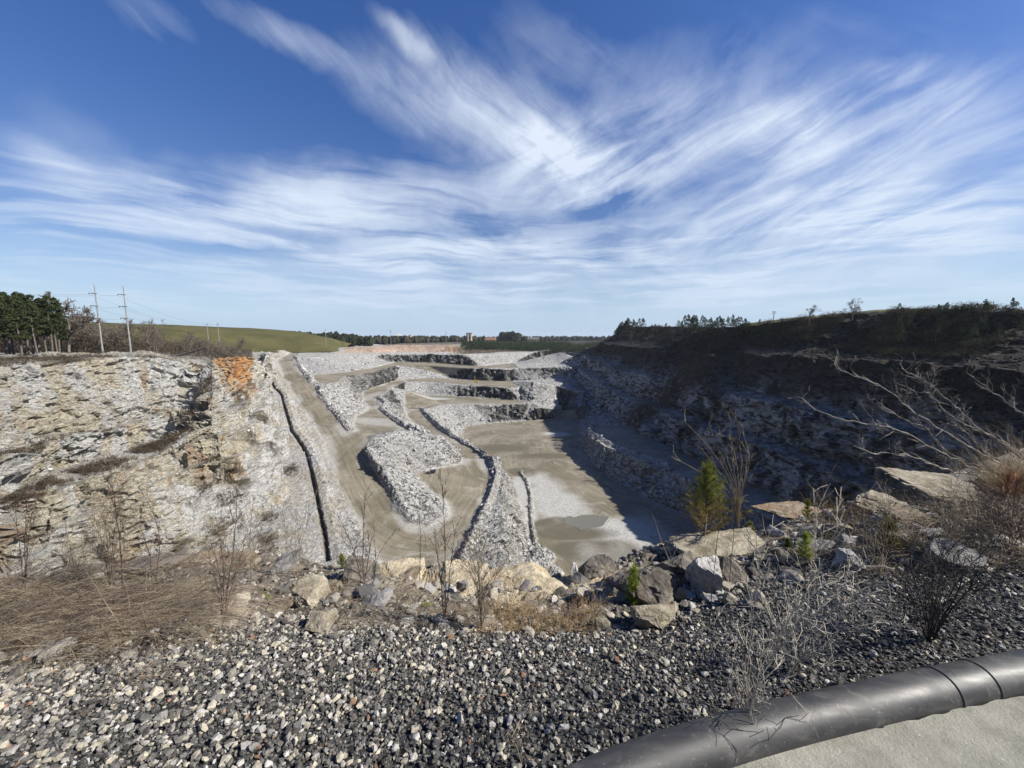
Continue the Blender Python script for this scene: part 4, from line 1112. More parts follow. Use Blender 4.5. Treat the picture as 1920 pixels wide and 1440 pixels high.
for k_, pxx in enumerate((1838, 1745 + 25)):
    c0 = np.array(PZ(pxx, 1282 + (1838 - pxx) * 0.2, 0.0)); i0 = int(np.argmin(np.linalg.norm(path - c0, axis=1)))
    T_ = path[i0 + 1] - path[i0 - 1]; T_ /= np.linalg.norm(T_)
    pts_ = [path[i0] + T_ * s_ for s_ in (-0.006, -0.004, -0.0015, 0.0015, 0.004, 0.006)]
    v2, f2 = tube(pts_, [PR + 0.0002, PR + 0.004, PR + 0.0052, PR + 0.0052, PR + 0.004, PR + 0.0002], 48)
    mesh_obj('weld_bead', v2, f2, m_pipe, pipe, smooth=True)

# ------------------------------------------------------------------ plants: builders
def tris_cloud(centers, rads, n_each, size, r_, flatten=0.7, elong=1.0):
    """clumps of small leaf triangles"""
    centers = np.repeat(np.asarray(centers), n_each, 0); rads = np.repeat(np.asarray(rads), n_each)
    n = len(centers)
    d = r_.normal(size=(n, 3)); d /= np.linalg.norm(d, axis=1)[:, None]
    p = centers + d * (rads * r_.random(n) ** 0.5)[:, None] * np.array([1, 1, flatten])
    a = r_.normal(size=(n, 3)); a /= np.linalg.norm(a, axis=1)[:, None]
    b = np.cross(a, r_.normal(size=(n, 3))); b /= np.linalg.norm(b, axis=1)[:, None]
    s = size * r_.uniform(0.6, 1.4, n)[:, None]
    V_ = np.stack([p - a * s * elong, p + a * s * elong, p + b * s * 0.8], 1).reshape(-1, 3)
    return V_, np.arange(len(V_)).reshape(-1, 3)

def leaf_mat(name, dark, light, scale=1.5):
    m, nt = new_mat(name)
    P = nt.n('ShaderNodeNewGeometry').outputs['Position']
    rnd = nt.n('ShaderNodeObjectInfo').outputs['Random']
    c_ = nt.mix(nt.ramp(nt.noise(P, scale, 3, 0.6), 0.3, 0.7), dark, light)
    c_ = nt.mix(nt.math('MULTIPLY', rnd, 0.35), c_, tuple(v * 0.55 for v in dark))
    c_ = nt.mix(1.0, c_, (0.8, 0.8, 0.8), 'MULTIPLY')
    b = nt.n('ShaderNodeBsdfPrincipled'); nt.put(b.inputs['Base Color'], c_); b.inputs['Roughness'].default_value = 0.75
    b.inputs['Specular IOR Level'].default_value = 0.2
    tr = nt.n('ShaderNodeBsdfTranslucent'); nt.put(tr.inputs[0], c_)
    mx = nt.n('ShaderNodeMixShader'); mx.inputs[0].default_value = 0.3
    nt.t.links.new(b.outputs[0], mx.inputs[1]); nt.t.links.new(tr.outputs[0], mx.inputs[2])
    out = nt.n('ShaderNodeOutputMaterial'); nt.t.links.new(mx.outputs[0], out.inputs[0])
    return m
def plain_mat(name, a, b=None, scale=8, rough=0.85, metal=0.0, bumpd=0.0):
    m, nt = new_mat(name)
    P = nt.n('ShaderNodeNewGeometry').outputs['Position']
    b = b or tuple(v * 0.7 for v in a)
    n_ = nt.noise(P, scale, 5, 0.7)
    finish(nt, nt.mix(nt.ramp(n_, 0.35, 0.65), a, b), rough, n_ if bumpd else None, bumpd or 0.1, 1.0, 0.3)
    return m
M_pine = leaf_mat('pine_needles', (0.030, 0.045, 0.016), (0.095, 0.115, 0.040), 0.35)
M_ever = leaf_mat('evergreen_leaves', (0.020, 0.038, 0.014), (0.060, 0.085, 0.030), 0.35)
M_young = leaf_mat('young_needles', (0.16, 0.215, 0.035), (0.44, 0.49, 0.09), 9)
M_young2 = leaf_mat('yellowing_needles', (0.13, 0.12, 0.025), (0.32, 0.27, 0.06), 7)
M_bark = plain_mat('bark', (0.20, 0.17, 0.14), (0.09, 0.075, 0.06), 3)
M_grey = plain_mat('grey_bark', (0.26, 0.235, 0.20), (0.13, 0.115, 0.095), 3)
M_twig = plain_mat('bare_twigs', (0.20, 0.165, 0.13), (0.11, 0.09, 0.07), 2)

def grow(p, d, ln, rad, lvl, r_, out, spread=0.55, up=0.25, seg=4, kids=(3, 5), shrink=0.62, minrad=0.0, side=4, kink=0.16):
    pts = [p.copy()]; rr = [rad]
    for i in range(seg):
        d = d + r_.normal(size=3) * kink; d[2] += up * 0.25; d /= np.linalg.norm(d)
        p = p + d * ln / seg; pts.append(p.copy()); rr.append(max(rad * (1 - 0.65 * (i + 1) / seg), minrad))
    out.append(tube(pts, rr, side))
    if lvl <= 0: return
    for _ in range(r_.integers(*kids)):
        t_ = r_.uniform(0.25, 1.0); i = min(int(t_ * seg), seg - 1); f_ = t_ * seg - i
        q_ = pts[i] * (1 - f_) + pts[i + 1] * f_
        nd = d + r_.normal(size=3) * spread; nd /= np.linalg.norm(nd)
        grow(q_, nd, ln * shrink * r_.uniform(0.7, 1.1), max(rad * 0.5 * (1.1 - t_ * 0.5), minrad), lvl - 1, r_, out, spread, up, max(2, seg - 1), kids, shrink, minrad, max(3, side - 1), kink)

def bare_tree(h, seed, label, cat='tree', group=None, name='bare_tree', lvl=4, trunk=0.018, mat=None):
    r_ = np.random.default_rng(seed); e = tag(empty(name), label, cat, group)
    tp = [np.array([0, 0, -0.3])]; rr = [h * trunk]
    for i in range(5):
        tp.append(tp[-1] + np.array([r_.normal() * .02 * h, r_.normal() * .02 * h, h * 0.11])); rr.append(h * trunk * (1 - 0.09 * i))
    v, f = tube(tp, rr, 7); mesh_obj('trunk', v, f, mat or M_grey, e, smooth=True)
    out = []
    for k in range(9):
        i = r_.integers(2, 6); a = r_.uniform(0, 6.28)
        d = np.array([math.cos(a) * .6, math.sin(a) * .6, 0.9]); d /= np.linalg.norm(d)
        grow(tp[i], d, h * r_.uniform(0.22, 0.42), h * trunk * 0.5, lvl - 1, r_, out, 0.5, 0.3, 3, (3, 6), 0.62, h * 0.0034, 4)
    v, f = merge(out); mesh_obj('crown', v, f, M_twig, e)
    return e
def pine_tree(h, seed, label, group, name='pine_tree', crown0=0.5, width=0.17, mat=None, dense=1.0, leaf=0.33):
    r_ = np.random.default_rng(seed); e = tag(empty(name), label, 'tree', group)
    lean = r_.normal(size=2) * 0.02
    z = np.linspace(-0.3, h * 0.96, 9)
    tp = np.c_[lean[0] * z + np.sin(z / h * 5 + seed) * .012 * h, lean[1] * z, z]
    v, f = tube(tp, np.linspace(h * 0.016, h * 0.004, 9), 7); mesh_obj('trunk', v, f, M_bark, e, smooth=True)
    cen, rad, br = [], [], []
    n_ = int(34 * dense)
    for k in range(n_):
        t_ = crown0 + (1 - crown0) * (k + r_.random()) / n_
        zz = h * t_; wr = width * h * (1.15 - ((t_ - crown0) / (1 - crown0)) ** 1.6) * r_.uniform(0.45, 1.15)
        a = r_.uniform(0, 6.28); b0 = np.array([np.interp(zz, z, tp[:, 0]), np.interp(zz, z, tp[:, 1]), zz])
        end = b0 + np.array([math.cos(a) * wr, math.sin(a) * wr, wr * r_.uniform(0.1, 0.5)])
        br.append(tube([b0, (b0 + end) / 2 + [0, 0, -.02 * h * .3], end], [h * .004, h * .003, h * .0015], 3))
        for q_ in (1.0, 0.7, 0.45):
            if r_.random() < 0.85: cen.append(b0 + (end - b0) * q_ + r_.normal(size=3) * .01 * h); rad.append(h * r_.uniform(0.022, 0.048))
    v, f = merge(br); mesh_obj('branches', v, f, M_bark, e)
    v, f = tris_cloud(cen, rad, 34, leaf * h / 20, r_, 0.6, 1.2); mesh_obj('crown', v, f, mat or M_pine, e)
    return e
def bushy_conifer(h, seed, label, group, name='evergreen_tree', width=0.26, mat=None, c0=0.06):
    r_ = np.random.default_rng(seed); e = tag(empty(name), label, 'tree', group)
    v, f = tube([[0, 0, -0.4], [0, 0, h * .5], [0.01 * h, 0, h * .95]], [h * .018, h * .012, h * .003], 6); mesh_obj('trunk', v, f, M_bark, e)
    cen, rad = [], []
    for k in range(64):
        t_ = c0 + (1 - c0) * r_.random() ** 0.8; wr = width * h * (1 - t_) ** 0.75 * r_.uniform(0.5, 1.25); a = r_.uniform(0, 6.28)
        cen.append([math.cos(a) * wr, math.sin(a) * wr, t_ * h]); rad.append(h * r_.uniform(0.03, 0.075))
    v, f = tris_cloud(cen, rad, 30, 0.022 * h, r_, 0.8); mesh_obj('crown', v, f, mat or M_ever, e)
    return e
def thicket_mesh(name, pts, hs, r_, mat, per=26, leaf=0.5):
    cen = np.array(pts) + np.c_[np.zeros((len(pts), 2)), hs * 0.55]
    v, f = tris_cloud(cen, hs * 0.62, per, leaf, r_, 0.9)
    return mesh_obj(name, v, f, mat)

def tz(px, Y, pyd=None, z=None):
    u = (px - 960) / FPX
    return u
from mathutils.bvhtree import BVHTree
_st = 1
bvh = BVHTree.FromPolygons([tuple(p) for p in V[::1].tolist()], F.tolist(), all_triangles=True)
def ground(x, y, default=-18):
    h_ = bvh.ray_cast(Vector((x, y, 300)), Vector((0, 0, -1)))
    return h_[0].z if h_[0] is not None else default
def atY(px, Y):
    """world x for a compass bearing given by the pixel column, at forward distance Y"""
    d = ray(px, 640); return d[0] / d[1] * Y

# ------------------------------------------------------------------ grassy hills
def hill(name, ridge, foot, back, mat, seed, lump=1.2):
    A_, B_, C_ = [np.array(q_, float) for q_ in (foot, ridge, back)]
    def resample(a, n):
        s_ = np.r_[0, np.cumsum(np.linalg.norm(np.diff(a, axis=0), axis=1))]; t_ = np.linspace(0, s_[-1], n)
        return np.stack([np.interp(t_, s_, a[:, k]) for k in range(3)], 1)
    n = 160; A_, B_, C_ = resample(A_, n), resample(B_, n), resample(C_, n)
    rows = []
    for t_ in np.linspace(0, 1, 26):
        k = t_ ** 0.8; r3 = A_ * (1 - t_) + B_ * t_; r3[:, 2] = A_[:, 2] * (1 - math.sin(t_ * math.pi / 2)) + B_[:, 2] * math.sin(t_ * math.pi / 2); rows.append(r3)
    for t_ in np.linspace(0.08, 1, 10):
        r3 = B_ * (1 - t_) + C_ * t_; rows.append(r3)
    G = np.array(rows); G[:, :, 2] += fbm(G.reshape(-1, 3) / 40, 3, seed).reshape(G.shape[:2]) * lump
    m_, n_ = G.shape[:2]; idx = np.arange(m_ * n_).reshape(m_, n_)
    q_ = np.stack([idx[:-1, :-1], idx[:-1, 1:], idx[1:, 1:], idx[1:, :-1]], -1).reshape(-1, 4)
    return tag(mesh_obj(name, G.reshape(-1, 3), q_, mat, smooth=True), kind='structure')
m_grass, nt = new_mat('hill_grass')
P = nt.n('ShaderNodeNewGeometry').outputs['Position']
cg = nt.mix(nt.ramp(nt.noise(P, 0.03, 6, 0.7), 0.35, 0.65), (0.075, 0.075, 0.028), (0.125, 0.115, 0.045))
cg = nt.mix(nt.ramp(nt.noise(P, 0.3, 5, 0.7), 0.5, 0.7, 0, 0.5), cg, (0.09, 0.08, 0.04))
finish(nt, cg, 0.95, nt.noise(P, 0.5, 5, 0.7), 1.0, 0.6, 0.1)
# left hill, beyond the plateau
rid = [PY(a, b, c) for a, b, c in [(-200,592,520),(60,600,560),(230,606,620),(350,610,690),(480,616,760),(560,622,800),(620,634,830),(660,645,850)]]
hill('grass_hill', rid, [(p[0] * 0.80, p[1] * 0.80, -23) for p in rid[:-1]] + [(rid[-1][0], rid[-1][1] - 40, -24)], [(p[0] * 1.5, p[1] * 1.5, -25) for p in rid], m_grass, 401)
rid = [PY(a, b, c) for a, b, c in [(1340,624,560),(1400,607,540),(1480,597,520),(1560,590,500),(1640,582,480),(1700,580,470),(1760,580,460)]]
hill('far_grass_hill', rid, [(p[0] * 0.86, p[1] * 0.86, p[2] - 6) for p in rid], [(p[0] * 1.5, p[1] * 1.5, 0) for p in rid], m_grass, 402, 0.3)

# ------------------------------------------------------------------ far woods on the horizon (one mass)
r4 = np.random.default_rng(44)
def wood_band(name, pxs, Ys, hs, cols, n, label, zb=None, spread=30, mat=None, mn=5, mx=11):
    px = r4.uniform(min(pxs), max(pxs), n); Y = np.interp(px, pxs, Ys) + r4.uniform(-spread, spread, n)
    X = np.array([atY(a, b) for a, b in zip(px, Y)])
    h_ = np.interp(px, pxs, hs) * r4.uniform(0.55, 1.1, n)
    z0 = np.array([ground(a, b) for a, b in zip(X, Y)]) if zb is None else np.interp(px, pxs, zb)
    pos = np.c_[X, Y, z0 + h_ * 0.42]; sz = h_ * 0.5
    cl_ = np.array(cols)[r4.integers(0, len(cols), n)] * r4.uniform(0.7, 1.25, (n, 1))
    temps = []
    for k in range(6):
        v, f = ico(1); v = v + r4.normal(size=v.shape) * 0.16; v[:, :2] *= 0.62; temps.append((v, f))
    o = scatter(name, pos, sz, cl_, mat, temps, r4, 0.12)
    return tag(o, label, 'woods', kind='stuff')
m_wood, nt = new_mat('distant_woods')
P = nt.n('ShaderNodeNewGeometry').outputs['Position']
cw = nt.mix(nt.ramp(nt.noise(P, 0.8, 5, 0.75), 0.35, 0.65, 0, 0.8), nt.attr('tint', 'Color'), nt.mix(0.6, nt.attr('tint', 'Color'), (0.01, 0.01, 0.008)))
finish(nt, cw, 0.95, nt.noise(P, 1.2, 4, 0.7), 0.6, 1.0, 0.05)
GRB = [(0.085, 0.07, 0.05), (0.07, 0.06, 0.045), (0.06, 0.065, 0.035)]
GRN = [(0.030, 0.042, 0.018), (0.05, 0.055, 0.03), (0.022, 0.032, 0.015)]
wood_band('distant_woods', [480,560,640,720,860,1000,1150], [1000,960,980,1150,1500,1900,2300], [22,34,26,24,24,24,26], GRB + GRN, 900, 'grey brown winter woods on the horizon beyond the pit', spread=90, mat=m_wood)
wood_band('distant_woods', [560,620,700], [900,880,900], [26,34,20], GRN, 60, 'dark green pines on the horizon right of the left grassy hill', spread=30, mat=m_wood)
wood_band('distant_woods', [940,960,985], [1500,1480,1500], [38,44,26], GRN, 40, 'rounded dark grove on the horizon behind the pale factory sheds', spread=30, mat=m_wood)
wood_band('distant_woods', [-900,0,400,900,1400,2800], [1700,1900,2300,2600,2300,1800], [26,26,28,30,30,26], GRB + GRN, 1500, 'farthest line of woods along the skyline', spread=200, mat=m_wood)

# ------------------------------------------------------------------ left wood: pines and bare trees
pp_ = [pine_tree(20, 501, '', None, crown0=0.34), pine_tree(20, 502, '', None, crown0=0.42, width=0.13), pine_tree(20, 503, '', None, crown0=0.28, width=0.16)]
bt_ = [bare_tree(14, 511, '', lvl=4), bare_tree(14, 516, '', lvl=4), bare_tree(12, 513, '', lvl=4)]
used = set()
def place(proto, x, y, z, s, label, group=None, rz=None, name=None):
    o = proto if proto.name not in used else copy_tree(proto)
    used.add(proto.name); used.add(o.name)
    o.location = (x, y, z); o.scale = (s, s, s * random.uniform(0.92, 1.08)); o.rotation_euler = (0, 0, random.uniform(0, 6.28) if rz is None else rz)
    if name: o.name = name
    o['label'] = label; o['category'] = 'tree'
    if group: o['group'] = group
    elif 'group' in o: del o['group']
    return o
# pines: (px, Y, top py)
k = 0
for px, Y, pyt in [(-60,150,520),(-30,165,528),(-10,150,535),(8,160,541),(22,175,540),(36,158,548),(50,170,550),(60,180,556),(72,165,557),(84,178,562),(96,172,564),(108,180,566),(116,190,572),(-80,140,515),(-100,150,520),(44,190,552),(90,195,568),(14,185,546),(104,165,578),(66,150,566)]:
    x = atY(px, Y); g_ = ground(x, Y); top = PY(px, pyt, Y)[2]
    place(pp_[k % 3], x, Y, g_, (top - g_) / 20, 'tall pine with bare lower trunk in the dark wood at the left edge', 'pines in the left wood'); k += 1
x = atY(127, 185); g_ = ground(x, 185)
place(bare_tree(14, 519, '', lvl=5), x, 185, g_, (PY(127, 548, 185)[2] - g_) / 14 * 1.05, 'largest bare tree, fan shaped, standing right of the left pine wood')
for i in range(110):
    px = random.uniform(-40, 455) if i < 85 else random.uniform(-60, 200); Y = random.uniform(225, 300) + max(0, px - 250) * 0.55
    x = atY(px, Y); g_ = ground(x, Y); ht = random.uniform(11, 19) * (1.0 if px < 300 else 0.9)
    place(bt_[i % 3], x, Y, g_, ht / 13, 'small bare grey tree in the brush belt below the left grassy hill', 'bare trees below the left hill')
# dim wood behind the pines
n = 1500; px = r4.uniform(-90, 175, n); Y = r4.uniform(215, 300, n)
X = np.array([atY(a, b) for a, b in zip(px, Y)]); Zg = np.array([ground(a, b) for a, b in zip(X, Y)]) + r4.uniform(0, 9, n)
M_dim = leaf_mat('dim_wood', (0.035, 0.028, 0.020), (0.10, 0.08, 0.055), 0.2)
o = thicket_mesh('understorey', np.c_[X, Y, Zg], r4.uniform(4, 9, n), r4, M_dim, 22, 0.35); tag(o, 'grey brown tangle of bare woods behind the left pine trunks', 'woods', kind='stuff')
# undergrowth below them
n = 7000; px = np.where(r4.random(n) < 0.7, r4.uniform(-60, 470, n), r4.uniform(-60, 260, n)); Y = 250 + r4.uniform(-30, 90, n) + np.maximum(0, px - 250) * 0.6
X = np.array([atY(a, b) for a, b in zip(px, Y)]); Zg = np.array([ground(a, b) for a, b in zip(X, Y)])
M_brush = leaf_mat('winter_brush', (0.060, 0.046, 0.032), (0.16, 0.125, 0.085), 0.25)
o = thicket_mesh('underbrush', np.c_[X, Y, Zg], r4.uniform(2.5, 12.5, n) * np.interp(px, [-60, 250, 400, 470], [1.25, 1.1, 0.9, 0.6]), r4, M_brush, 20, 0.40); tag(o, 'grey brown underbrush along the foot of the left grassy hill', 'brush', kind='stuff')
# scrub on the left plateau rim
n = 1500; px = r4.uniform(-40, 420, n); Y = np.interp(px, [-40, 0, 100, 200, 300, 420], [95, 104, 122, 145, 150, 190]) + r4.uniform(0, 26, n)
X = np.array([atY(a, b) for a, b in zip(px, Y)]); Zg = np.array([ground(a, b) for a, b in zip(X, Y)])
mk = fbm(np.c_[X / 12, Y / 12, X * 0], 2, 77) > -0.1
o = thicket_mesh('rim_scrub', np.c_[X, Y, Zg][mk], r4.uniform(0.3, 1.5, n)[mk], r4, M_brush, 30, 0.13); tag(o, 'low brown weeds along the top of the left quarry wall', 'weeds', kind='stuff')
# grassy bench tufts on the left wall
bl = np.array([((a[0] + b[0]) / 2, (a[1] + b[1]) / 2) for a, b in zip(L['left_bench_in'], L['left_bench_out'])][3:-1])
t_ = r4.uniform(0, len(bl) - 1.001, 2600); i_ = t_.astype(int); Q = bl[i_] + (bl[i_ + 1] - bl[i_]) * (t_ - i_)[:, None] + r4.normal(size=(2600, 2)) * 2.6
Zg = np.array([ground(a, b) for a, b in Q]); mk = fbm(np.c_[Q / 9, Q[:, 0] * 0], 2, 78) > -0.3
o = thicket_mesh('ledge_scrub', np.c_[Q, Zg][mk], r4.uniform(0.5, 2.0, 2600)[mk], r4, M_brush, 26, 0.16); tag(o, 'brown scrub growing on the ledge across the left wall', 'scrub', kind='stuff')
bl = np.array([p[:2] for p in Z([(385,915,-53),(400,900,-52),(420,925,-54),(445,915,-54),(405,980,-59),(440,960,-58),(395,1010,-61),(500,960,-61),(505,1000,-63),(498,1030,-65),(545,870,-55),(540,880,-56)])])
Q = bl[r4.integers(0, len(bl), 700)] + r4.normal(size=(700, 2)) * 2.0; Zg = np.array([ground(a, b) for a, b in Q])
o = thicket_mesh('alcove_scrub', np.c_[Q, Zg], r4.uniform(0.5, 2.4, 700), r4, M_brush, 34, 0.14); tag(o, 'tawny bushes filling the recesses at the foot of the left wall', 'scrub', kind='stuff')

# ------------------------------------------------------------------ right rim: evergreens, scrub, bare saplings
cp_ = [bushy_conifer(6, 521, '', None, width=0.34), bushy_conifer(6, 522, '', None, width=0.42), bushy_conifer(6, 523, '', None, width=0.36)]
rimw = np.array(wall[len(prof)]); rl6 = np.array(wall[6])
def rim_at(px, off=0.0):
    # walk along the rim/top line to the bearing; off moves down towards the pit
    b = np.degrees(np.arctan2(rimw[:, 0], rimw[:, 1])); tgt = math.degrees(math.atan2(*[atY(px, 1.0), 1.0]))
    o_ = np.argsort(b); x = np.interp(tgt, b[o_], rimw[o_, 0]); y = np.interp(tgt, b[o_], rimw[o_, 1])
    x2 = np.interp(tgt, b[o_], rl6[o_, 0]); y2 = np.interp(tgt, b[o_], rl6[o_, 1])
    return x + (x2 - x) * off, y + (y2 - y) * off
k = 0
for px, off, h_ in [(1048,.3,8),(1058,.5,8),(1068,.2,10),(1080,.3,9),(1092,.2,11),(1102,.4,12),(1112,.1,12),(1120,.5,9),(1136,.6,7),(1150,.7,6),(1168,.5,7),(1176,.2,10),(1184,.05,11),(1192,.1,10),(1204,.05,11),(1215,.5,7),(1240,.6,7),(1262,.3,8),(1278,.1,7),(1290,.05,10),(1296,.0,11),(1304,.1,10),(1312,.3,8),(1322,.05,8),(1330,.1,8),(1340,.3,7),(1346,.05,8),(1352,.0,8),(1366,.3,6),(1374,.05,7),(1384,.4,6),(1392,.1,6),(1405,.3,6),(1418,.5,6),(1430,.2,5),(1445,.4,6),(1460,.6,5),(1482,.4,5),(1230,.15,6),(1248,.2,5),(1270,.7,6),(1310,.6,6),(1180,.8,6),(1340,.8,5)]:
    for rep_ in range(3):
        x, y = rim_at(px + (rep_ - 1) * 7 + (k % 4) * 2, off + 0.05 * rep_); place(cp_[k % 3], x, y, ground(x, y) - 0.4, h_ / 6 * (1.35, 1.0, 1.15)[rep_], 'dark evergreen on the crest of the shaded right wall', 'evergreens on the right crest'); k += 1
for px, off, h_ in [(1690+20*i + (i*7)%11, [0.1,.35,.6,.85][i%4], 4.5 + (i*13)%4) for i in range(15)] + [(1745+25*i, [0.5,.2,.7][i%3], 4.5) for i in range(9)]:
    x, y = rim_at(px, off); place(cp_[k % 3], x, y, ground(x, y) - 0.2, h_ / 6 * 1.2, 'bushy evergreen on the slope at the top right', 'evergreens on the top right slope'); k += 1
for px, pyb, Y, h_, lab in [(1288,795,330,9,'pine'),(1236,690,390,6,'x')]: pass
# open crowned pines against the sky at the far right
for px, Yf, pyt, lab in [(1888,190,560,'flat topped pine against the sky, left of two at the top right corner'), (1915,185,563,'flat topped pine against the sky, right of two at the top right corner')]:
    x = atY(px, Yf); top = PY(px, pyt, Yf)[2]; z0 = ground(x, Yf)
    place(pp_[1], x, Yf, z0, max((top - z0) / 20, 0.3), lab)
# low scrub, brown and green
n = 9000; px = r4.uniform(1045, 1960, n); off = r4.uniform(-0.1, 1.25, n)
Q = np.array([rim_at(a, b) for a, b in zip(px, off)]); Zg = np.array([ground(a, b, 5) for a, b in Q])
nz = fbm(np.c_[Q / 18, Q[:, 0] * 0], 3, 79)
mk = nz > -0.05
M_scrub = leaf_mat('dark_scrub', (0.028, 0.026, 0.014), (0.085, 0.075, 0.04), 0.3)
o = thicket_mesh('crest_scrub', np.c_[Q, Zg][mk], r4.uniform(0.7, 3.4, n)[mk], r4, M_scrub, 24, 0.25); tag(o, 'dark scrub covering the slope above the shaded right wall', 'scrub', kind='stuff')
for px, off, h_, lab in [(1533,.35,11,'tall bare sapling on the right crest, left of the two tallest'), (1614,.3,11.5,'tall bare sapling on the right crest, right of the two tallest'), (1648,.5,6,'short forked bare tree on the right slope, right of the tall saplings'), (1300,.9,9,'pale bare tree among the evergreens on the right slope'), (1218,.9,7,'bare tree on the shaded slope left of the evergreens')]:
    x, y = rim_at(px, off); place(bt_[k % 3], x, y, ground(x, y), h_ / 13, lab); k += 1
# thicket in front of the far works
n = 2600; px = r4.uniform(866, 1130, n); Y = np.interp(px, [862, 900, 1000, 1060, 1140], [790, 790, 815, 800, 640]) + r4.uniform(0, 130, n)
X = np.array([atY(a, b) for a, b in zip(px, Y)]); Zg = np.array([ground(a, b) for a, b in zip(X, Y)])
o = thicket_mesh('evergreen_thicket', np.c_[X, Y, Zg], r4.uniform(5, 13, n) * np.interp(px, [866, 900, 1000, 1130], [.7, .8, 1.0, 1.2]), r4, M_ever, 24, 1.0); tag(o, 'dark evergreen thicket behind the far rim of the pit', 'thicket', kind='stuff')

# ------------------------------------------------------------------ power poles and wires
M_pole = plain_mat('galvanised_steel', (0.34, 0.34, 0.33), (0.26, 0.26, 0.25), 0.5, 0.6)
M_iron = plain_mat('dark_fittings', (0.12, 0.12, 0.12), None, 2, 0.6)
def box(cx, cy, cz, sx, sy, sz):
    v = np.array([[x, y, z] for x in (-1, 1) for y in (-1, 1) for z in (-1, 1)]) * np.array([sx, sy, sz]) / 2 + np.array([cx, cy, cz])
    f = np.array([[0, 1, 3, 2], [4, 6, 7, 5], [0, 4, 5, 1], [2, 3, 7, 6], [0, 2, 6, 4], [1, 5, 7, 3]])
    return v, f
def steel_pole(px, pyb, pyt, Y, label):
    x = atY(px, Y); z0 = ground(x, Y) - 0.5; zt = PY(px, pyt, Y)[2]; h = zt - z0
    e = tag(empty('transmission_pole', (x, Y, z0)), label, 'power pole')
    v, f = tube([[0, 0, 0], [0, 0, h * .5], [0, 0, h]], [0.46, 0.34, 0.18], 12); mesh_obj('pole', v, f, M_pole, e, smooth=True)
    ends = []
    for k, t_ in enumerate((0.87, 0.70, 0.53)):
        zz = h * t_
        v, f = tube([[0, 0, zz], [-1.6, 0, zz + 0.25], [-3.4, 0, zz + 0.45]], [0.26, 0.2, 0.1], 6); arm = mesh_obj('crossarm', v, f, M_iron, e)
        v, f = tube([[0.2, 0, zz + .1], [0.9, 0, zz + 0.15]], [0.2, 0.12], 6); mesh_obj('brace', v, f, M_iron, e)
        v, f = tube([[-3.3, 0, zz + .4], [-3.3, 0, zz + 0.1], [-3.3, 0, zz - 0.3]], [0.12, 0.17, 0.1], 6); mesh_obj('insulator', v, f, M_iron, arm)
        ends.append((x - 3.3, Y, z0 + zz - 0.3))
    return e, ends
pA, eA = steel_pole(190, 652, 533, 205, 'left of the two tall grey steel power poles with three crossarms')
pB, eB = steel_pole(243, 652, 536, 207, 'right of the two tall grey steel power poles with three crossarms')
def small_pole(px, pyt, Y, label, arms=1, r_=0.22):
    x = atY(px, Y); z0 = ground(x, Y) - 0.5; h = PY(px, pyt, Y)[2] - z0
    e = tag(empty('utility_pole', (x, Y, z0)), label, 'power pole')
    v, f = tube([[0, 0, 0], [0, 0, h]], [r_ * 1.3, r_ * .7], 8); mesh_obj('pole', v, f, M_pole, e, smooth=True)
    for k in range(arms):
        v, f = box(0, 0, h * (0.95 - 0.08 * k), 2.4 * r_ / .22, r_, r_); mesh_obj('crossarm', v, f, M_iron, e)
    return e, (x, Y, z0 + h * 0.95)
P1, w1 = small_pole(391, 605, 470, 'left of two slim pale poles before the left grassy hill', 1, .36)
P2, w2 = small_pole(411, 605, 480, 'right of two slim pale poles before the left grassy hill', 1, .36)
P3, w3 = small_pole(611, 616, 700, 'slim pole standing beside the top of the haul road', 1, .36)
P4, w4 = small_pole(733, 619, 830, 'slim pole behind the orange bank beyond the pit', 2, .42)
P5, w5 = small_pole(836, 622, 1100, 'faint distant pole left of the tan silo', 2, .4)
P6, w6 = small_pole(1447, 583, 300, 'short T shaped pole on the right grassy skyline', 2, .30)
def wires(name, a, b, sag, label, r_=0.035):
    a, b = np.array(a), np.array(b); t_ = np.linspace(0, 1, 24)[:, None]
    p = a + (b - a) * t_; p[:, 2:] -= sag * 4 * t_ * (1 - t_)
    v, f = tube(p, r_, 4); return tag(mesh_obj(name, v, f, M_iron), label, 'wire')
for nm, E, w_, off in (('left', eA, w1, -60), ('right', eB, w2, -40)):
    for k, p in enumerate(E):
        wires('power_line', p, (p[0] - 190, p[1] - 60, p[2] + 2), 3.0, '%s wire running left from the %s tall steel pole' % (('top', 'middle', 'bottom')[k], nm))
        wires('power_line', p, (w_[0], w_[1], w_[2] - 2.4 * k), 5.0, '%s wire sagging from the %s tall steel pole to a slim far pole' % (('top', 'middle', 'bottom')[k], nm))

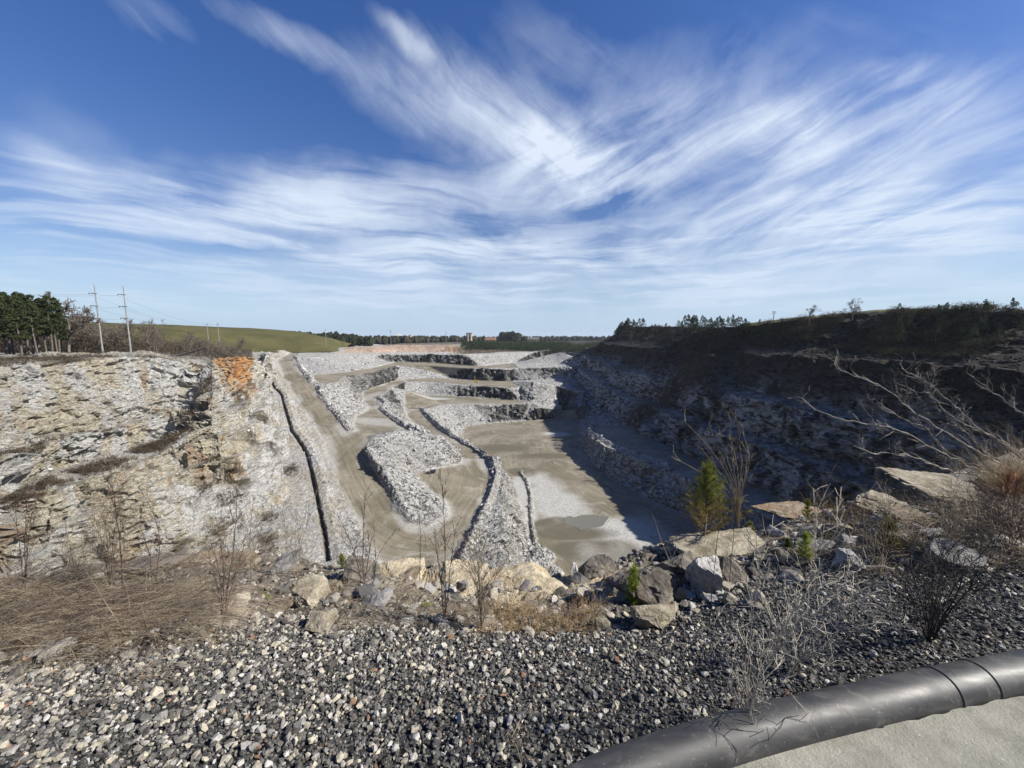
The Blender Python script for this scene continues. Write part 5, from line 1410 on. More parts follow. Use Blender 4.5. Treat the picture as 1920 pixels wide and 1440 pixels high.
# ------------------------------------------------------------------ far works and sheds
M_white = plain_mat('pale_cladding', (0.70, 0.67, 0.60), (0.55, 0.52, 0.46), 0.1)
M_tan = plain_mat('tan_cladding', (0.52, 0.44, 0.33), (0.40, 0.34, 0.26), 0.1)
M_roof = plain_mat('grey_roof', (0.34, 0.34, 0.33), None, 0.1)
M_red = plain_mat('red_soil_roof', (0.30, 0.15, 0.09), None, 0.1)
M_glass = plain_mat('dark_opening', (0.05, 0.05, 0.055), None, 1, 0.3)
def shed(px, pyb, Y, w_, d_, h_, wallm_, roofm, label, name='industrial_shed', gable=3.0, openings=3):
    x = atY(px, Y); z0 = PY(px, pyb, Y)[2]
    e = tag(empty(name, (x, Y, z0)), label, 'building')
    v, f = box(0, 0, h_ / 2 - 2, w_, d_, h_ + 4); mesh_obj('wall', v, f, wallm_, e)
    v = np.array([[-w_/2-.5, -d_/2-.5, h_+.01], [w_/2+.5, -d_/2-.5, h_+.01], [w_/2+.5, d_/2+.5, h_+.01], [-w_/2-.5, d_/2+.5, h_+.01], [-w_/2-.5, 0, h_+gable], [w_/2+.5, 0, h_+gable]])
    o_ = mesh_obj('roof', v, [[0,1,5,4],[3,4,5,2],[0,4,3],[1,2,5],[0,3,2,1]], roofm, e)
    for k in range(openings):
        xx = -w_/2 + w_ * (k + 0.5) / openings
        v, f = box(xx, -d_/2 - 0.06, h_ * 0.35, w_ / openings * 0.45, 0.2, h_ * 0.55); mesh_obj('door', v, f, M_glass, e)
    return e
shed(749, 639, 1300, 12, 14, 17, M_white, M_white, 'tall white gabled block at the left of the white works on the horizon', gable=6, openings=2)
shed(760, 639, 1290, 26, 16, 9, M_white, M_white, 'low white building in the middle of the white works on the horizon', gable=3, openings=3)
shed(769, 640, 1290, 7, 10, 20, M_tan, M_roof, 'narrow pale tower at the right end of the white works on the horizon', gable=2, openings=1)
shed(920, 641, 1250, 34, 24, 6, M_tan, M_red, 'red roofed low shed on the horizon right of the tan silo', gable=8, openings=3)
shed(952, 639, 1500, 38, 24, 12, M_white, M_roof, 'first pale shed in the row on the horizon, beside the red roofed shed', gable=3, openings=4)
shed(974, 639, 1520, 36, 24, 11, M_white, M_roof, 'second pale shed in the row on the horizon', gable=3, openings=4)
shed(1000, 639, 1600, 46, 24, 10, M_tan, M_roof, 'last and longest tan shed in the row on the horizon', gable=3, openings=4)
x, y, z = PY(880, 643, 1150); e = tag(empty('silo', (x, y, z)), 'tan twin cylinder silo tower rising on the horizon', 'silo')
for sx_k in (-4.4, 4.4):
    v, f = tube([[sx_k, 0, -4], [sx_k, 0, 27]], [4.3, 4.3], 20); mesh_obj('cylinder_wall', v, f, M_tan, e, smooth=True)
v, f = box(0, 0, 28.5, 17, 8, 3.2); mesh_obj('roof', v, f, M_roof, e)
# conveyor on the left plateau
x, y, z = PY(352, 650, 260); e = tag(empty('conveyor', (x, y, ground(x, y))), 'dark inclined conveyor on the left plateau before the brush', 'conveyor')
v, f = tube([[-10, 0, 0.8], [10, 2, 7]], [0.55, 0.55], 4); mesh_obj('boom', v, f, M_iron, e)
for lx, lz in ((4, 5.1), (8, 6.3)):
    v, f = tube([[lx, 0.8, -0.5], [lx, 1.2, lz]], [0.18, 0.18], 4); mesh_obj('leg', v, f, M_iron, e)
v, f = box(-10.5, 0, 1.2, 3, 2.2, 2.2); mesh_obj('hopper', v, f, M_iron, e)

# ------------------------------------------------------------------ machines in the pit
M_yel = plain_mat('yellow_paint', (0.62, 0.42, 0.04), (0.45, 0.30, 0.04), 1, 0.5)
M_rub = plain_mat('black_rubber', (0.03, 0.03, 0.03), None, 3, 0.8)
M_blu = plain_mat('dark_blue_paint', (0.03, 0.04, 0.10), None, 2, 0.5)
M_wht = plain_mat('white_paint', (0.75, 0.75, 0.72), None, 2, 0.5)
x, y, z = PZ(893, 716, -62); z = ground(x, y)
e = tag(empty('drill_rig', (x, y, z), 0.3, 1.05), 'small yellow drill rig with a mast on the third bench', 'drill rig')
for s_ in (-1.3, 1.3):
    v, f = box(0, s_, 0.45, 4.2, 0.6, 0.9); mesh_obj('track', v, f, M_rub, e)
v, f = box(0, 0, 1.7, 5.0, 2.4, 1.5); mesh_obj('body', v, f, M_yel, e)
c_ = mesh_obj('cab', *box(1.6, -0.5, 3.1, 1.5, 1.3, 1.5), M_yel, e); mesh_obj('window', *box(1.6, -1.17, 3.2, 1.1, 0.06, 0.9), M_glass, c_)
v, f = tube([[-2.2, 0, 1.2], [-2.2, 0, 9.5]], [0.35, 0.28], 4); mesh_obj('mast', v, f, M_yel, e)
x, y, z = PZ(812, 886, -66.3); z = ground(x, y)
e = tag(empty('light_tower', (x, y, z), 0.5, 1.15), 'small dark towable light tower beside the white rubble island', 'light tower')
v, f = box(0, 0, 1.15, 2.0, 1.4, 1.5); b_ = mesh_obj('body', v, f, M_blu, e); mesh_obj('lid', *box(0, 0, 2.0, 2.1, 1.5, 0.18), M_wht, b_)
for s_ in (-0.8, 0.8):
    v, f = tube([[0, s_ - .1, .38], [0, s_ + .1, .38]], [0.38, 0.38], 12); mesh_obj('wheel', v, f, M_rub, e)
v, f = tube([[-1.0, 0, 0.6], [-2.4, 0, 0.45]], [0.07, 0.07], 4); mesh_obj('drawbar', v, f, M_iron, e)
v, f = tube([[-0.6, 0, 2.0], [-0.6, 0, 3.2]], [0.06, 0.05], 5); mm = mesh_obj('mast', v, f, M_iron, e); mesh_obj('lamp', *box(-0.6, 0, 3.25, 0.5, 0.9, 0.25), M_wht, mm)
x, y, z = PZ(803, 889, -66.5)
e = tag(empty('water_pump', (x, y, ground(x, y)), 0.2, 1.1), 'low dark pump skid left of the small light tower', 'pump')
mesh_obj('skid', *box(0, 0, 0.15, 2.2, 1.0, 0.2), M_iron, e); mesh_obj('motor', *box(-0.4, 0, 0.6, 1.0, 0.7, 0.7), M_rub, e)
v, f = tube([[0.3, 0, 0.6], [1.0, 0, 0.6]], [0.32, 0.32], 10); mesh_obj('pump_housing', v, f, M_iron, e)

# puddles on the pit floor
m_w, nt = new_mat('puddle_water')
finish(nt, (0.17, 0.16, 0.115), 0.12, None, spec=0.5)
def puddle(pts, label, seed):
    c = [np.array(PZ(a, b, FLOOR)) for a, b in pts]; cen = sum(c) / len(c)
    n_ = 90; ang = np.linspace(0, 1, n_, endpoint=False) * len(c); i_ = ang.astype(int); f_ = (ang - i_)[:, None]
    C_ = np.array(c); ring = C_[i_ % len(c)] * (1 - f_) + C_[(i_ + 1) % len(c)] * f_
    for _ in range(3): ring = 0.5 * ring + 0.25 * (np.roll(ring, 1, 0) + np.roll(ring, -1, 0))
    ring[:, :2] += fbm(ring / 6.0, 4, seed)[:, None] * 4.5
    zz = max(ground(p[0], p[1], FLOOR) for p in ring[::3].tolist()) + 0.02
    ring[:, 2] = zz
    mesh_obj('puddle', ring, [list(range(n_))], m_w)
    return tag(bpy.context.scene.objects[-1] if False else bpy.data.objects[[o.name for o in bpy.data.objects if o.name.startswith('puddle')][-1]], kind='structure')
puddle([(1062,968),(1110,965),(1140,972),(1128,988),(1085,993),(1058,985)], '', 11)

# ------------------------------------------------------------------ rubble in the pit
r6 = np.random.default_rng(66)
A3, B3, C3 = V[F[:, 0]], V[F[:, 1]], V[F[:, 2]]
area = 0.5 * np.linalg.norm(np.cross(B3 - A3, C3 - A3), axis=1)
cen3 = (A3 + B3 + C3) / 3
msk = (mud[F].mean(1) < 0.25) & (cen3[:, 2] < -22) & (np.abs(np.degrees(np.arctan2(cen3[:, 0], cen3[:, 1]))) < 55) & (cen3[:, 1] > 95)
Nf = np.cross(B3 - A3, C3 - A3); Nf /= np.maximum(np.linalg.norm(Nf, axis=1), 1e-9)[:, None]
d3 = np.linalg.norm(cen3, axis=1)
bk = bermk[F].mean(1) if 'bermk' in globals() else np.zeros(len(F))
hk_ = np.maximum(hk, hk2)[F].mean(1)
lw = ATT['leftw'][F].mean(1)
wgt = area * msk * (0.03 + 0.30 * (Nf[:, 2] > 0.45) * (Nf[:, 2] < 0.95) + 0.6 * (bk > 0.05) + 6 * (hk_ > 0.02)) / (d3 / 150) ** 2 * (1 - 0.8 * (lw > 0.5)) * (rightness[F].mean(1) < 0.5)
n = 15000
ii = r6.choice(len(F), n, p=wgt / wgt.sum())
u1 = r6.random(n); u2 = r6.random(n); sw = u1 + u2 > 1; u1[sw] = 1 - u1[sw]; u2[sw] = 1 - u2[sw]
pos = A3[ii] + (B3[ii] - A3[ii]) * u1[:, None] + (C3[ii] - A3[ii]) * u2[:, None]
s = np.clip(np.exp(r6.normal(np.log(0.30), 0.6, n)), 0.12, 1.7) * np.clip(d3[ii] / 200, 0.8, 2.0)
g = np.where(r6.random(n) < 0.6, r6.uniform(0.38, 0.70, n), r6.uniform(0.10, 0.35, n))
c = g[:, None] * np.array([1, 0.985, 0.95])
o = scatter('quarry_rubble', pos, s, c, None, chip_templates(8, 0, 0.9, 33), r6, 0.7)
m_rb, nt = new_mat('blasted_rock'); tint = nt.attr('tint', 'Color'); P = nt.n('ShaderNodeNewGeometry').outputs['Position']
finish(nt, nt.mix(nt.ramp(nt.noise(P, 2.2, 4, 0.7), 0.4, 0.65, 0, 0.5), tint, (0.16, 0.155, 0.15)), 0.95, spec=0.1)
o.data.materials.append(m_rb)
tag(o, 'loose white blasted rock along the berms and slopes of the pit', 'rubble', kind='stuff')

# ------------------------------------------------------------------ plants on the near bank
r7 = np.random.default_rng(77)
M_red = plain_mat('red_brown_stem', (0.13, 0.075, 0.055), (0.07, 0.045, 0.035), 20)
M_tanst = plain_mat('dry_stem', (0.34, 0.28, 0.20), (0.22, 0.17, 0.12), 14)
M_pale = plain_mat('bleached_stem', (0.48, 0.44, 0.36), (0.33, 0.29, 0.23), 14)
M_blackst = plain_mat('black_stem', (0.035, 0.030, 0.027), (0.06, 0.05, 0.045), 14)
M_dry = plain_mat('dry_grass', (0.42, 0.34, 0.23), (0.13, 0.10, 0.068), 2.6)
M_gold = plain_mat('golden_grass', (0.42, 0.30, 0.15), (0.30, 0.20, 0.10), 5)

def stem_shrub(name, label, base, stems, mat, r0=0.004, twigs=8, tl=0.10, seed=0, cat='shrub', wob=0.015, tm=0.0012, lvl=1):
    """stems: lists of pixels above the base; drawn at the depth of the base with natural spread"""
    r_ = np.random.default_rng(seed); b, t = hit(*base); b[2] -= 0.02
    e = tag(empty(name, tuple(b)), label, cat); out = []
    for st in stems:
        dy = r_.uniform(-0.22, 0.22)
        pts = [np.zeros(3)]
        for i, (px, py) in enumerate(st):
            q_ = np.array(PY(px, py, b[1] + dy * (i + 1) / len(st))) - b; pts.append(q_)
        P_c = np.array(pts); s_ = np.r_[0, np.cumsum(np.linalg.norm(np.diff(P_c, axis=0), axis=1))]
        u_ = np.linspace(0, s_[-1], 12); P2 = np.stack([np.interp(u_, s_, P_c[:, k]) for k in range(3)], 1)
        for _ in range(2): P2[1:-1] = .5 * P2[1:-1] + .25 * (P2[:-2] + P2[2:])
        P2[1:] += np.cumsum(r_.normal(size=(11, 3)) * wob * s_[-1] / 6, axis=0)
        rad = np.linspace(r0, max(r0 * 0.28, tm), 12); out.append(tube(P2, rad, 5))
        for k in range(int(twigs * s_[-1] / 0.6) + 1):
            i = r_.integers(3, 12) if lvl < 2 else r_.integers(1, 12); d = P2[i] - P2[i - 1]; d /= np.linalg.norm(d); d = d + r_.normal(size=3) * 0.45; d /= np.linalg.norm(d)
            grow(P2[i], d, tl * r_.uniform(.5, 1.6), r0 * 0.4, lvl, r_, out, 0.5, 0.25, 4, (2, 4), 0.6, tm, 3, 0.12)
    v, f = merge([(v_, f_) for v_, f_ in out]); mesh_obj('stem', v, f, mat, e)
    return e
S = stem_shrub
S('bare_shrub','tall bare reddish shrub at the far left edge of the bank',(46,1118),[[(44,1010),(48,935)],[(52,1020),(62,955)],[(38,1040),(30,960)]],M_red,.005,9,.16,1,lvl=2)
S('bare_shrub','many stemmed bare shrub standing before the white wall at the left',(205,1100),[[(200,1010),(186,932)],[(206,1000),(207,900)],[(212,1010),(224,930)],[(196,1030),(172,960)],[(215,1030),(240,960)]],M_tanst,.005,14,.2,2,lvl=2)
S('bare_shrub','thin upright bare sapling right of the many stemmed left shrub',(231,1112),[[(229,1010),(212,915)]],M_red,.006,14,.16,3)
S('bare_shrub','bare weed with a bent over stem above the long thin dark slab',(287,1108),[[(300,1040),(302,1005),(289,957),(264,915)],[(282,1040),(262,985)]],M_red,.005,7,.12,4)
S('bare_shrub','small twiggy shrub left of the many stemmed left shrub',(141,1105),[[(140,1060),(128,1010)],[(146,1060),(160,1020)],[(136,1070),(118,1040)]],M_tanst,.004,16,.14,5,lvl=2)
S('bare_shrub','dark red stemmed shrub rooted in the gravel at the left',(417,1172),[[(412,1090),(401,1037)],[(420,1080),(413,980)],[(428,1090),(438,1000),(444,912)],[(432,1110),(452,1040)],[(408,1110),(392,1060)],[(424,1120),(430,1060)]],M_red,.0042,10,.14,6,lvl=1)
S('bare_shrub','thin brown sapling above the flat cream stones',(470,1090),[[(469,1020),(476,950)],[(476,1030),(490,985)]],M_tanst,.004,12,.16,7)
S('bare_shrub','forked bare sapling in front of the dark line on the quarry wall',(560,1082),[[(566,1010),(590,950)],[(548,1020),(528,968)],[(560,1010),(556,960)]],M_tanst,.004,12,.14,8)
S('bare_shrub','tall reddish sapling in front of the haul road, left of two',(681,1108),[[(680,1010),(683,922)],[(668,1040),(634,968)],[(690,1050),(700,985)]],M_red,.005,12,.15,9)
S('bare_shrub','black budded twig leaning right in front of the haul road',(700,1100),[[(706,1045),(722,1018),(742,995)],[(704,1040),(700,1000)]],M_blackst,.0042,14,.04,10)
S('bare_shrub','slim stem standing in front of the hairpin bend',(786,1100),[[(787,1020),(785,955)]],M_red,.0032,8,.08,11)
S('bare_shrub','tallest reddish stem in front of the hairpin bend, right of two',(833,1165),[[(834,1060),(831,980),(828,912)],[(842,1060),(852,985)],[(826,1080),(815,1010)]],M_red,.0048,12,.13,12)
S('bare_shrub','broom shaped pale bush in front of the white rubble ridge',(903,1178),[[(899,1100),(897,1070),(913,1005)],[(900,1090),(880,1030)],[(902,1100),(925,1035)],[(899,1090),(892,1010)],[(905,1110),(938,1060)],[(898,1100),(872,1052)]],M_tanst,.0052,14,.15,13,lvl=2)
S('bare_shrub','low leaning weed right of the broom shaped pale bush',(955,1160),[[(960,1110),(975,1070)],[(950,1115),(940,1080)],[(965,1120),(990,1095)]],M_tanst,.003,10,.08,14)
S('bare_shrub','fan of long bare switches beside the young pine tree',(1385,1004),[[(1380,920),(1340,850),(1285,792)],[(1382,920),(1355,860),(1328,800)],[(1380,930),(1320,890),(1258,856)],[(1384,920),(1372,850),(1370,785)],[(1386,920),(1392,860),(1381,780)],[(1388,920),(1410,860),(1400,825),(1386,800)],[(1383,915),(1362,860),(1350,815)],[(1379,940),(1330,905),(1290,905)],[(1387,925),(1399,880),(1402,850)],[(1380,925),(1345,880),(1310,835)],[(1385,900),(1380,860),(1366,815)]],M_tanst,.0075,4,.14,15,wob=.008)
S('bare_shrub','thin dark stem rising in front of the long pale slab',(1330,1178),[[(1334,1090),(1345,980)]],M_blackst,.0035,8,.07,16)
S('bare_shrub','dark straight stem right of the white faced block',(1366,1100),[[(1376,1020),(1379,935)]],M_blackst,.0035,6,.08,17)
S('dead_weed','pale dead weed with feathery side branches in the gravel above the pipe',(1398,1384),[[(1403,1280),(1409,1180),(1425,1080)],[(1420,1260),(1470,1170),(1552,1090)],[(1410,1300),(1450,1220),(1500,1120),(1530,1045)]],M_pale,.0034,20,.13,18,lvl=2)
S('dead_weed','pale dead weed sprawling low to the right over the gravel',(1480,1262),[[(1520,1210),(1580,1180),(1640,1168)],[(1510,1200),(1560,1140),(1600,1120)],[(1470,1200),(1500,1150)],[(1500,1235),(1560,1225)]],M_pale,.003,22,.12,19,lvl=2)
S('dead_weed','thin black stem standing at the edge of the pipe',(1503,1330),[[(1504,1290),(1506,1268)]],M_blackst,.004,4,.04,20)
S('dead_weed','cluster of thin dark stems in front of the pipe, left of the single black stem',(1384,1360),[[(1376,1310),(1372,1290)],[(1390,1310),(1398,1240)],[(1402,1320),(1420,1290)]],M_red,.003,8,.06,21)
S('dead_weed','small twiggy weed at the bottom of the gravel near the left end of the pipe',(980,1432),[[(976,1400),(984,1360)],[(968,1405),(960,1380)]],M_tanst,.0022,12,.06,22,lvl=2)
S('bare_shrub','black stemmed shrub rooted in the gravel at the right',(1746,1205),[[(1728,1140),(1712,1078)],[(1735,1130),(1728,1050)],[(1746,1130),(1745,1060)],[(1758,1140),(1776,1070)],[(1765,1140),(1800,1085),(1850,1035)],[(1770,1160),(1810,1110),(1838,1080)],[(1722,1160),(1705,1110)],[(1755,1120),(1765,1040)],[(1760,1170),(1790,1120),(1812,1060)]],M_blackst,.0058,14,.16,23,lvl=2)
S('bare_shrub','grey twiggy bush between the white stone and the black stemmed shrub',(1650,1085),[[(1640,1030),(1620,980)],[(1655,1030),(1665,960)],[(1662,1040),(1690,990)]],M_tanst,.0035,16,.14,24,lvl=2)
S('bare_shrub','bare twiggy bush under the largest layered slab',(1790,1030),[[(1780,990),(1760,950)],[(1795,980),(1800,930)],[(1805,990),(1830,950)],[(1812,1000),(1855,975)]],M_tanst,.004,20,.16,25,lvl=2)
S('bare_shrub','tangled bush at the right edge above the gravel',(1890,1040),[[(1885,1000),(1870,950)],[(1895,990),(1900,940)],[(1905,1000),(1925,960)],[(1880,1010),(1850,980)]],M_red,.004,20,.16,26,lvl=2)

# dry grass: thousands of bent blades (one mass)
def blades(name, label, px_rng, py_rng, n, ln, mat, lean=(0.5, 0.0), arc=1.0, rad=0.0011, dens=None, seed=0, spread=0.6, cat='grass'):
    r_ = np.random.default_rng(seed)
    # sample over ground patch matching the pixel window
    cs = [hit(a, b)[0][:2] for a in px_rng for b in py_rng]
    n_ = n; px = r_.uniform(px_rng[0], px_rng[1], n_); py = r_.uniform(py_rng[0], py_rng[1], n_)
    gpx = np.linspace(px_rng[0], px_rng[1], 24); gpy = np.linspace(py_rng[0], py_rng[1], 10)
    H = np.array([[hit(a, b)[0] for a in gpx] for b in gpy])
    fx = (px - gpx[0]) / (gpx[1] - gpx[0]); fy = (py - gpy[0]) / (gpy[1] - gpy[0]); ix = np.clip(fx.astype(int), 0, 22); iy = np.clip(fy.astype(int), 0, 8); a = (fx - ix)[:, None]; b = (fy - iy)[:, None]
    B0 = H[iy, ix] * (1 - a) * (1 - b) + H[iy, ix + 1] * a * (1 - b) + H[iy + 1, ix] * (1 - a) * b + H[iy + 1, ix + 1] * a * b
    if dens is not None:
        k = fbm(np.c_[B0[:, :2] / 0.5, B0[:, 0] * 0], 3, seed + 5) > dens; B0 = B0[k]
    B0[:, 2] = surf(B0[:, 0], B0[:, 1]) - 0.01
    n_ = len(B0); L_ = ln * np.exp(r_.normal(0, 0.35, n_))
    az = r_.uniform(0, 2 * np.pi, n_); d0 = np.c_[np.cos(az) * spread + lean[0] * 0.5, np.sin(az) * spread + lean[1] * 0.5, np.ones(n_)]
    d0 /= np.linalg.norm(d0, axis=1)[:, None]
    hz = np.c_[d0[:, 0] + lean[0] * 0.6, d0[:, 1] + lean[1] * 0.6, np.zeros(n_)]; hz /= np.maximum(np.linalg.norm(hz, axis=1), 1e-6)[:, None]
    K = 6; pts = [B0]; dcur = d0.copy()
    bend = arc * r_.uniform(0.3, 1.6, n_)[:, None]
    for i in range(K):
        dcur = dcur + hz * bend * 0.28 + np.array([0, 0, -0.30]) * bend + r_.normal(size=(n_, 3)) * 0.06; dcur /= np.linalg.norm(dcur, axis=1)[:, None]
        pts.append(pts[-1] + dcur * (L_ / K)[:, None])
    Pn = np.stack(pts, 1)
    side = np.cross(hz, [0, 0, 1.0]); ang = [0, 2.09, 4.19]
    w_ = np.linspace(1, 0.35, K + 1)[None, :, None] * rad * r_.uniform(0.6, 1.8, n_)[:, None, None]
    up_ = np.cross(side, hz) 
    rings = [Pn + w_ * (math.cos(a_) * side[:, None, :] + math.sin(a_) * np.array([0.0, 0.3, 1.0])) for a_ in ang]
    VV = np.stack(rings, 2).reshape(-1, 3)   # n, K+1, 3
    base = (np.arange(n_) * (K + 1) * 3)[:, None, None]; i_ = (np.arange(K) * 3)[None, :, None]
    fl_ = []
    for j in range(3):
        j2 = (j + 1) % 3
        fl_.append(np.stack([base + i_ + j, base + i_ + j2, base + i_ + 3 + j2, base + i_ + 3 + j], -1).reshape(-1, 4))
    o = mesh_obj(name, VV, np.vstack(fl_), mat)
    return tag(o, label, cat, kind='stuff')
blades('dry_grass','matted dry brown stems covering the left end of the bank',(-60,330),(1095,1215),4200,.42,M_dry,(0.9,-0.35),1.0,.0013,-.18,1,.8)
blades('dry_grass','matted dry brown stems covering the left end of the bank',(-60,240),(1200,1300),1300,.42,M_dry,(1.0,-0.2),1.1,.0013,-.1,2,.6)
blades('dry_grass','arching tan grass stems left of the red stemmed shrub',(190,400),(1150,1215),700,.5,M_tanst,(1.2,-0.1),0.9,.0012,-.2,3,.4)
blades('dry_grass','thin dry weeds along the edge in the middle of the bank',(330,1130),(1090,1185),5200,.13,M_dry,(0.1,0.0),0.5,.0008,-.02,4,.8)
blades('dry_grass','dark tangled twigs under the tall stems in the middle',(620,900),(1115,1180),2600,.20,M_tanst,(0.2,0),0.9,.0010,-.15,5,1.0)
blades('dry_grass','tawny weeds under the sandy bank',(880,1130),(1130,1190),2600,.15,M_gold,(0.0,0),0.45,.0009,-.1,6,.6)
blades('dry_grass','dry grey weeds around the seedlings on the right',(1250,1700),(960,1110),4200,.20,M_dry,(-0.1,0),0.6,.0011,-.05,7,.8)
blades('dry_grass','dead brush and weeds on the right end of the bank',(1640,1990),(930,1060),5200,.30,M_dry,(-0.2,0),0.7,.0013,-.25,8,.8)
blades('dry_grass','dead brush and weeds on the right end of the bank',(1640,1990),(930,1055),2200,.26,M_blackst,(-0.2,0),0.9,.0013,-.1,9,.9)
blades('dry_grass','upright tan grass along the right edge of the pit',(1400,1620),(940,985),1100,.34,M_gold,(0,0),0.25,.0010,.0,10,.35)
blades('dry_grass','golden grass clump at the right edge of the picture',(1850,1990),(895,935),1500,.55,M_gold,(-0.2,0),0.35,.0013,-.3,11,.4)
blades('dry_grass','thin pale stems scattered in the right gravel',(1180,1700),(1110,1230),260,.20,M_pale,(0.1,0),0.9,.0009,.0,12,.9)

blades('dry_grass','tall tangled brush rising at the left end of the bank',(-60,420),(1085,1150),900,.55,M_tanst,(0.5,-0.1),.45,.0014,-.2,21,.5)
blades('dry_grass','tall tangled brush rising at the left end of the bank',(-60,330),(1085,1180),900,.45,M_blackst,(0.6,-0.2),.8,.0012,-.2,22,.8)
blades('dry_grass','tall tangled brush rising at the left end of the bank',(-60,300),(1120,1230),700,.7,M_red,(1.0,-0.2),.8,.0013,-.3,23,.6)
# young pines with real needles
def young_pine(px, py, pyt, label, seed, wid=0.34, mat=None, dens=1.0, mat_low=None, name='young_pine', nl=None):
    r_ = np.random.default_rng(seed); b, t = hit(px, py); h = PY(px, pyt, b[1])[2] - b[2]
    b[2] = surf(b[0], b[1])
    e = tag(empty(name, tuple(b)), label, 'pine tree')
    tr_ = np.c_[np.sin(np.linspace(0, 2, 8)) * .02 * h, np.zeros(8), np.linspace(-0.02, h * .93, 8)]
    v, f = tube(tr_, np.linspace(h * .018, h * .005, 8), 6); mesh_obj('trunk', v, f, M_tanst, e, smooth=True)
    tips, dirs = [], []; br = []
    nb = int((16 if h < .6 else 34) * dens)
    for k in range(nb):
        t_ = 0.10 + 0.85 * (k + r_.random() * .6) / nb; z_ = h * t_; a = k * 2.4 + r_.normal() * .3; L_ = wid * h * (1.12 - t_) * r_.uniform(.6, 1.15)
        d = np.array([math.cos(a), math.sin(a), 0.55 + 0.5 * t_]); d /= np.linalg.norm(d)
        p0 = np.array([0, 0, z_]); pts = [p0]
        for i in range(4):
            d = d + np.array([0, 0, 0.12]) + r_.normal(size=3) * .05; d /= np.linalg.norm(d); pts.append(pts[-1] + d * L_ / 4)
            tips.append(pts[-1]); dirs.append(d)
            if h > .6 and r_.random() < .6:
                d2 = d + r_.normal(size=3) * .5; d2 /= np.linalg.norm(d2); tips.append(pts[-1] + d2 * L_ * .22); dirs.append(d2)
        br.append(tube(pts, np.linspace(h * .006, h * .002, 5), 4))
    for k in range(6): tips.append(np.array([0, 0, h * (0.72 + .05 * k)])); dirs.append(np.array([0, 0, 1.0]))
    v, f = merge(br); mesh_obj('branches', v, f, M_tanst, e)
    tips, dirs = np.array(tips), np.array(dirs)
    per = 34; C_ = np.repeat(tips, per, 0); D_ = np.repeat(dirs, per, 0); n_ = len(C_)
    nd = D_ * 0.75 + r_.normal(size=(n_, 3)) * 0.55; nd /= np.linalg.norm(nd, axis=1)[:, None]
    nlen = (nl or (0.16 * h if h < .6 else 0.075)) * r_.uniform(.6, 1.2, n_)[:, None]
    C_ = C_ - D_ * (r_.random(n_) * (.06 * h))[:, None]
    sd = np.cross(nd, r_.normal(size=(n_, 3))); sd /= np.linalg.norm(sd, axis=1)[:, None]
    wd_ = 0.0016 if h > .6 else 0.0013
    Vn = np.stack([C_ - sd * wd_, C_ + sd * wd_, C_ + nd * nlen], 1)
    hi = C_[:, 2] > h * (0.42 + 0.25 * r_.random(n_))
    for sel, m_ in ((hi, mat or M_young), (~hi, mat_low or mat or M_young)):
        if sel.sum():
            vv = Vn[sel].reshape(-1, 3); mesh_obj('needles', vv, np.arange(len(vv)).reshape(-1, 3), m_, e)
    return e
M_lowp = leaf_mat('browning_needles', (0.16, 0.12, 0.035), (0.40, 0.31, 0.10), 6)
M_midp = leaf_mat('olive_needles', (0.08, 0.105, 0.022), (0.28, 0.29, 0.06), 6)
young_pine(1318,1026,872,'tallest young pine, yellow green on top and browning below, at the pit edge',31,.46,M_midp,1.5,M_lowp)
young_pine(1186,1146,1066,'bright green pine seedling in front of the largest dark boulder',32,.24,M_young,1.3)
young_pine(1662,1048,975,'wide yellow green pine seedling amid the right weeds',33,.46,M_young2,1.3,M_lowp)
young_pine(1506,1058,1002,'small green pine seedling, right of two beside the grey layered stone',34,.36,M_young,1.1)
young_pine(1474,1052,1008,'small green pine seedling, left of two beside the grey layered stone',35,.40,M_midp,1.0)
young_pine(642,1066,1036,'little dark green pine tuft on the edge in front of the haul road',36,.5,M_midp,1.0)
young_pine(1405,1004,972,'tiny pine tuft behind the long pale slab',37,.5,M_midp,.8)
young_pine(1512,980,938,'thin pine seedling behind the tan rock ledge',38,.35,M_midp,.8)
for px, py, s_, lab in [(806,1140,.05,'small green weed tuft below the hairpin bend'),(600,1160,.055,'small green weed tuft above the lower flat cream stone'),(498,1110,.05,'small green weed tuft near the flat tan stone'),(1352,1028,.05,'small green weed tuft on the long pale slab')]:
    p, t = hit(px, py); e = tag(empty('green_weed', (p[0], p[1], surf(p[0], p[1]))), lab, 'weed')
    cen = r7.normal(size=(14, 3)) * np.array([s_ * .8, s_ * .6, s_ * .25]) + np.array([0, 0, s_ * .5]); v, f = tris_cloud(cen, np.full(14, s_ * .35), 26, .006, r7, .7); mesh_obj('leaves', v, f, M_young, e)
    out = [tube([[0, 0, 0], c_], [.0015, .0008], 3) for c_ in cen]; v, f = merge(out); mesh_obj('stem', v, f, M_tanst, e)

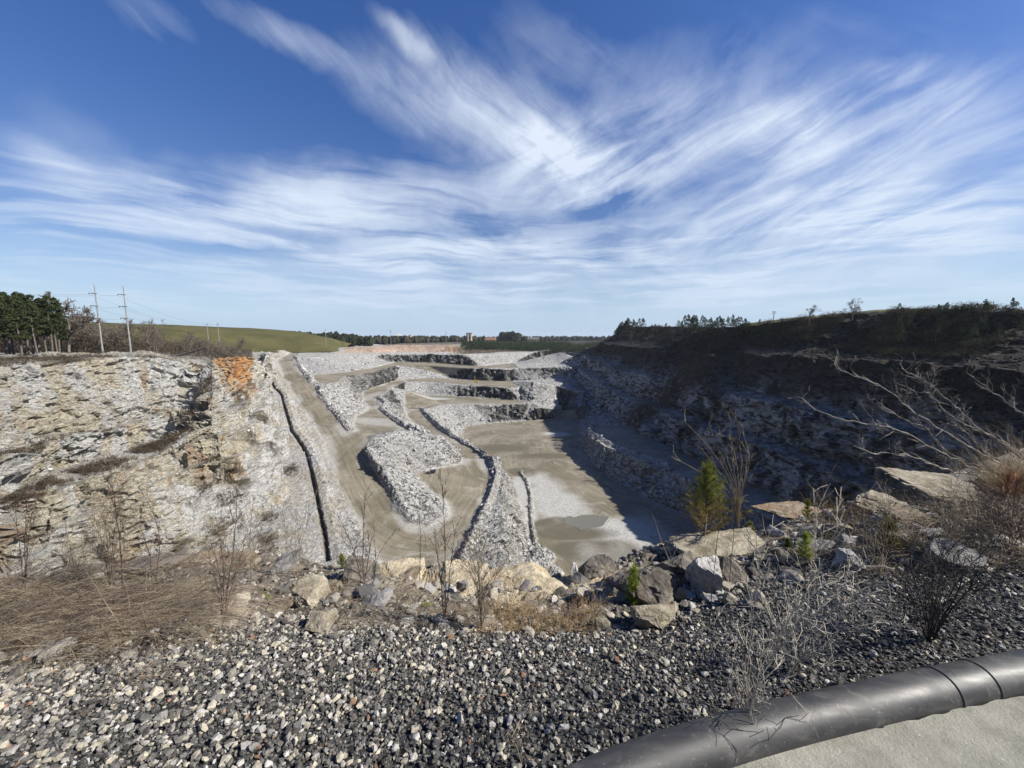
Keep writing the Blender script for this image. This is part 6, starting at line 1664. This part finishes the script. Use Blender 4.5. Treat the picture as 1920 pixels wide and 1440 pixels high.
# leafless tree growing out of the right bank, limbs reaching left over the pit
D0 = 7.6
root = np.array(PY(1990, 930, 7.2))
e = tag(empty('leafless_tree', tuple(root)), 'leafless tree leaning from the right edge with long pale limbs over the dark pit', 'tree')
M_limb = plain_mat('pale_bark', (0.40, 0.37, 0.32), (0.22, 0.20, 0.17), 10)
r_ = np.random.default_rng(90)
limbs = [([(1990,930),(1860,862),(1790,822),(1712,772),(1690,754),(1652,722),(1602,706),(1568,690)], 0.0),
         ([(1990,930),(1880,900),(1830,880),(1762,848),(1702,812),(1652,797),(1592,790),(1528,768)], -0.3),
         ([(1990,930),(1860,893),(1800,888),(1750,872),(1700,852),(1662,849),(1640,853),(1600,835)], -0.5),
         ([(1990,930),(1930,862),(1870,822),(1805,795),(1765,765),(1745,735),(1700,737)], 0.5),
         ([(1990,930),(1960,810),(1905,768),(1872,742),(1842,722),(1812,698)], 0.8),
         ([(1990,930),(1840,878),(1776,850),(1735,800),(1700,790),(1655,762)], 0.3),
         ([(1990,930),(1900,845),(1830,800),(1770,742),(1722,706),(1690,690)], 0.6),
         ([(1990,930),(1910,890),(1850,850),(1800,800),(1760,790)], 0.1)]
for pts, off in limbs:
    P_c = np.array([PY(a, b, D0 + off * min(1, i / 3)) if i else tuple(root) for i, (a, b) in enumerate(pts)]) - root
    s_ = np.r_[0, np.cumsum(np.linalg.norm(np.diff(P_c, axis=0), axis=1))]; u_ = np.linspace(0, s_[-1], 40)
    P2 = np.stack([np.interp(u_, s_, P_c[:, k]) for k in range(3)], 1)
    for _ in range(2): P2[1:-1] = .5 * P2[1:-1] + .25 * (P2[:-2] + P2[2:])
    P2[4:-1] += r_.normal(size=(35, 3)) * .012
    out = []; v, f = tube(P2, np.linspace(.024, .006, 40), 7); out.append((v, f))
    for k in range(20):
        i = r_.integers(10, 40); d = P2[i] - P2[i - 1]; d /= np.linalg.norm(d); d = d * .7 + r_.normal(size=3) * .5 + np.array([0, 0, .35]); d /= np.linalg.norm(d)
        grow(P2[i], d, r_.uniform(.15, .5), .0075, 2, r_, out, 0.6, 0.3, 4, (2, 5), .6, .0016, 4, .25)
    v, f = merge(out); mesh_obj('limb', v, f, M_limb, e)
# seed plumes
for px, py, pyt, lab, sd in [(1880,960,880,'fluffy red brown seed plume at the right edge, left and taller of two',41),(1897,965,895,'fluffy orange seed plume at the right edge, right of two',42)]:
    p, t = hit(px, py); h = PY(px, pyt, p[1])[2] - p[2]; p[2] = surf(p[0], p[1])
    e = tag(empty('seed_plume', tuple(p)), lab, 'grass plume'); r_ = np.random.default_rng(sd)
    v, f = tube([[0, 0, -.02], [0.01, 0, h * .5], [0.0, 0, h * .7]], [.007, .006, .004], 5); mesh_obj('stalk', v, f, M_gold, e)
    out = []
    for k in range(120):
        z0 = h * r_.uniform(.25, .75); d = np.array([r_.normal() * .35, r_.normal() * .35, 1.0]); d /= np.linalg.norm(d)
        out.append(tube([[0, 0, z0], d * h * .12 + [0, 0, z0], d * h * .28 + [r_.normal() * .01, 0, z0]], [.0022, .0018, .0008], 3))
    v, f = merge(out); mesh_obj('plume', v, f, plain_mat('plume_fibres', (0.46, 0.25, 0.13), (0.34, 0.17, 0.09), 9), e)

# ------------------------------------------------------------------ thin air haze
hz, nt = new_mat('haze_air')
pv = nt.n('ShaderNodeVolumePrincipled'); pv.inputs['Color'].default_value = (0.80, 0.88, 1.0, 1); pv.inputs['Density'].default_value = 0.00004; pv.inputs['Anisotropy'].default_value = 0.2
out = nt.n('ShaderNodeOutputMaterial'); nt.t.links.new(pv.outputs[0], out.inputs['Volume'])
v, f = box(0, 3200, (-97 + 75) / 2, 13400, 7600, 172)
if HAZE: tag(mesh_obj('haze', v, f, hz), 'thin pale haze in the air over the quarry', 'haze', kind='stuff')
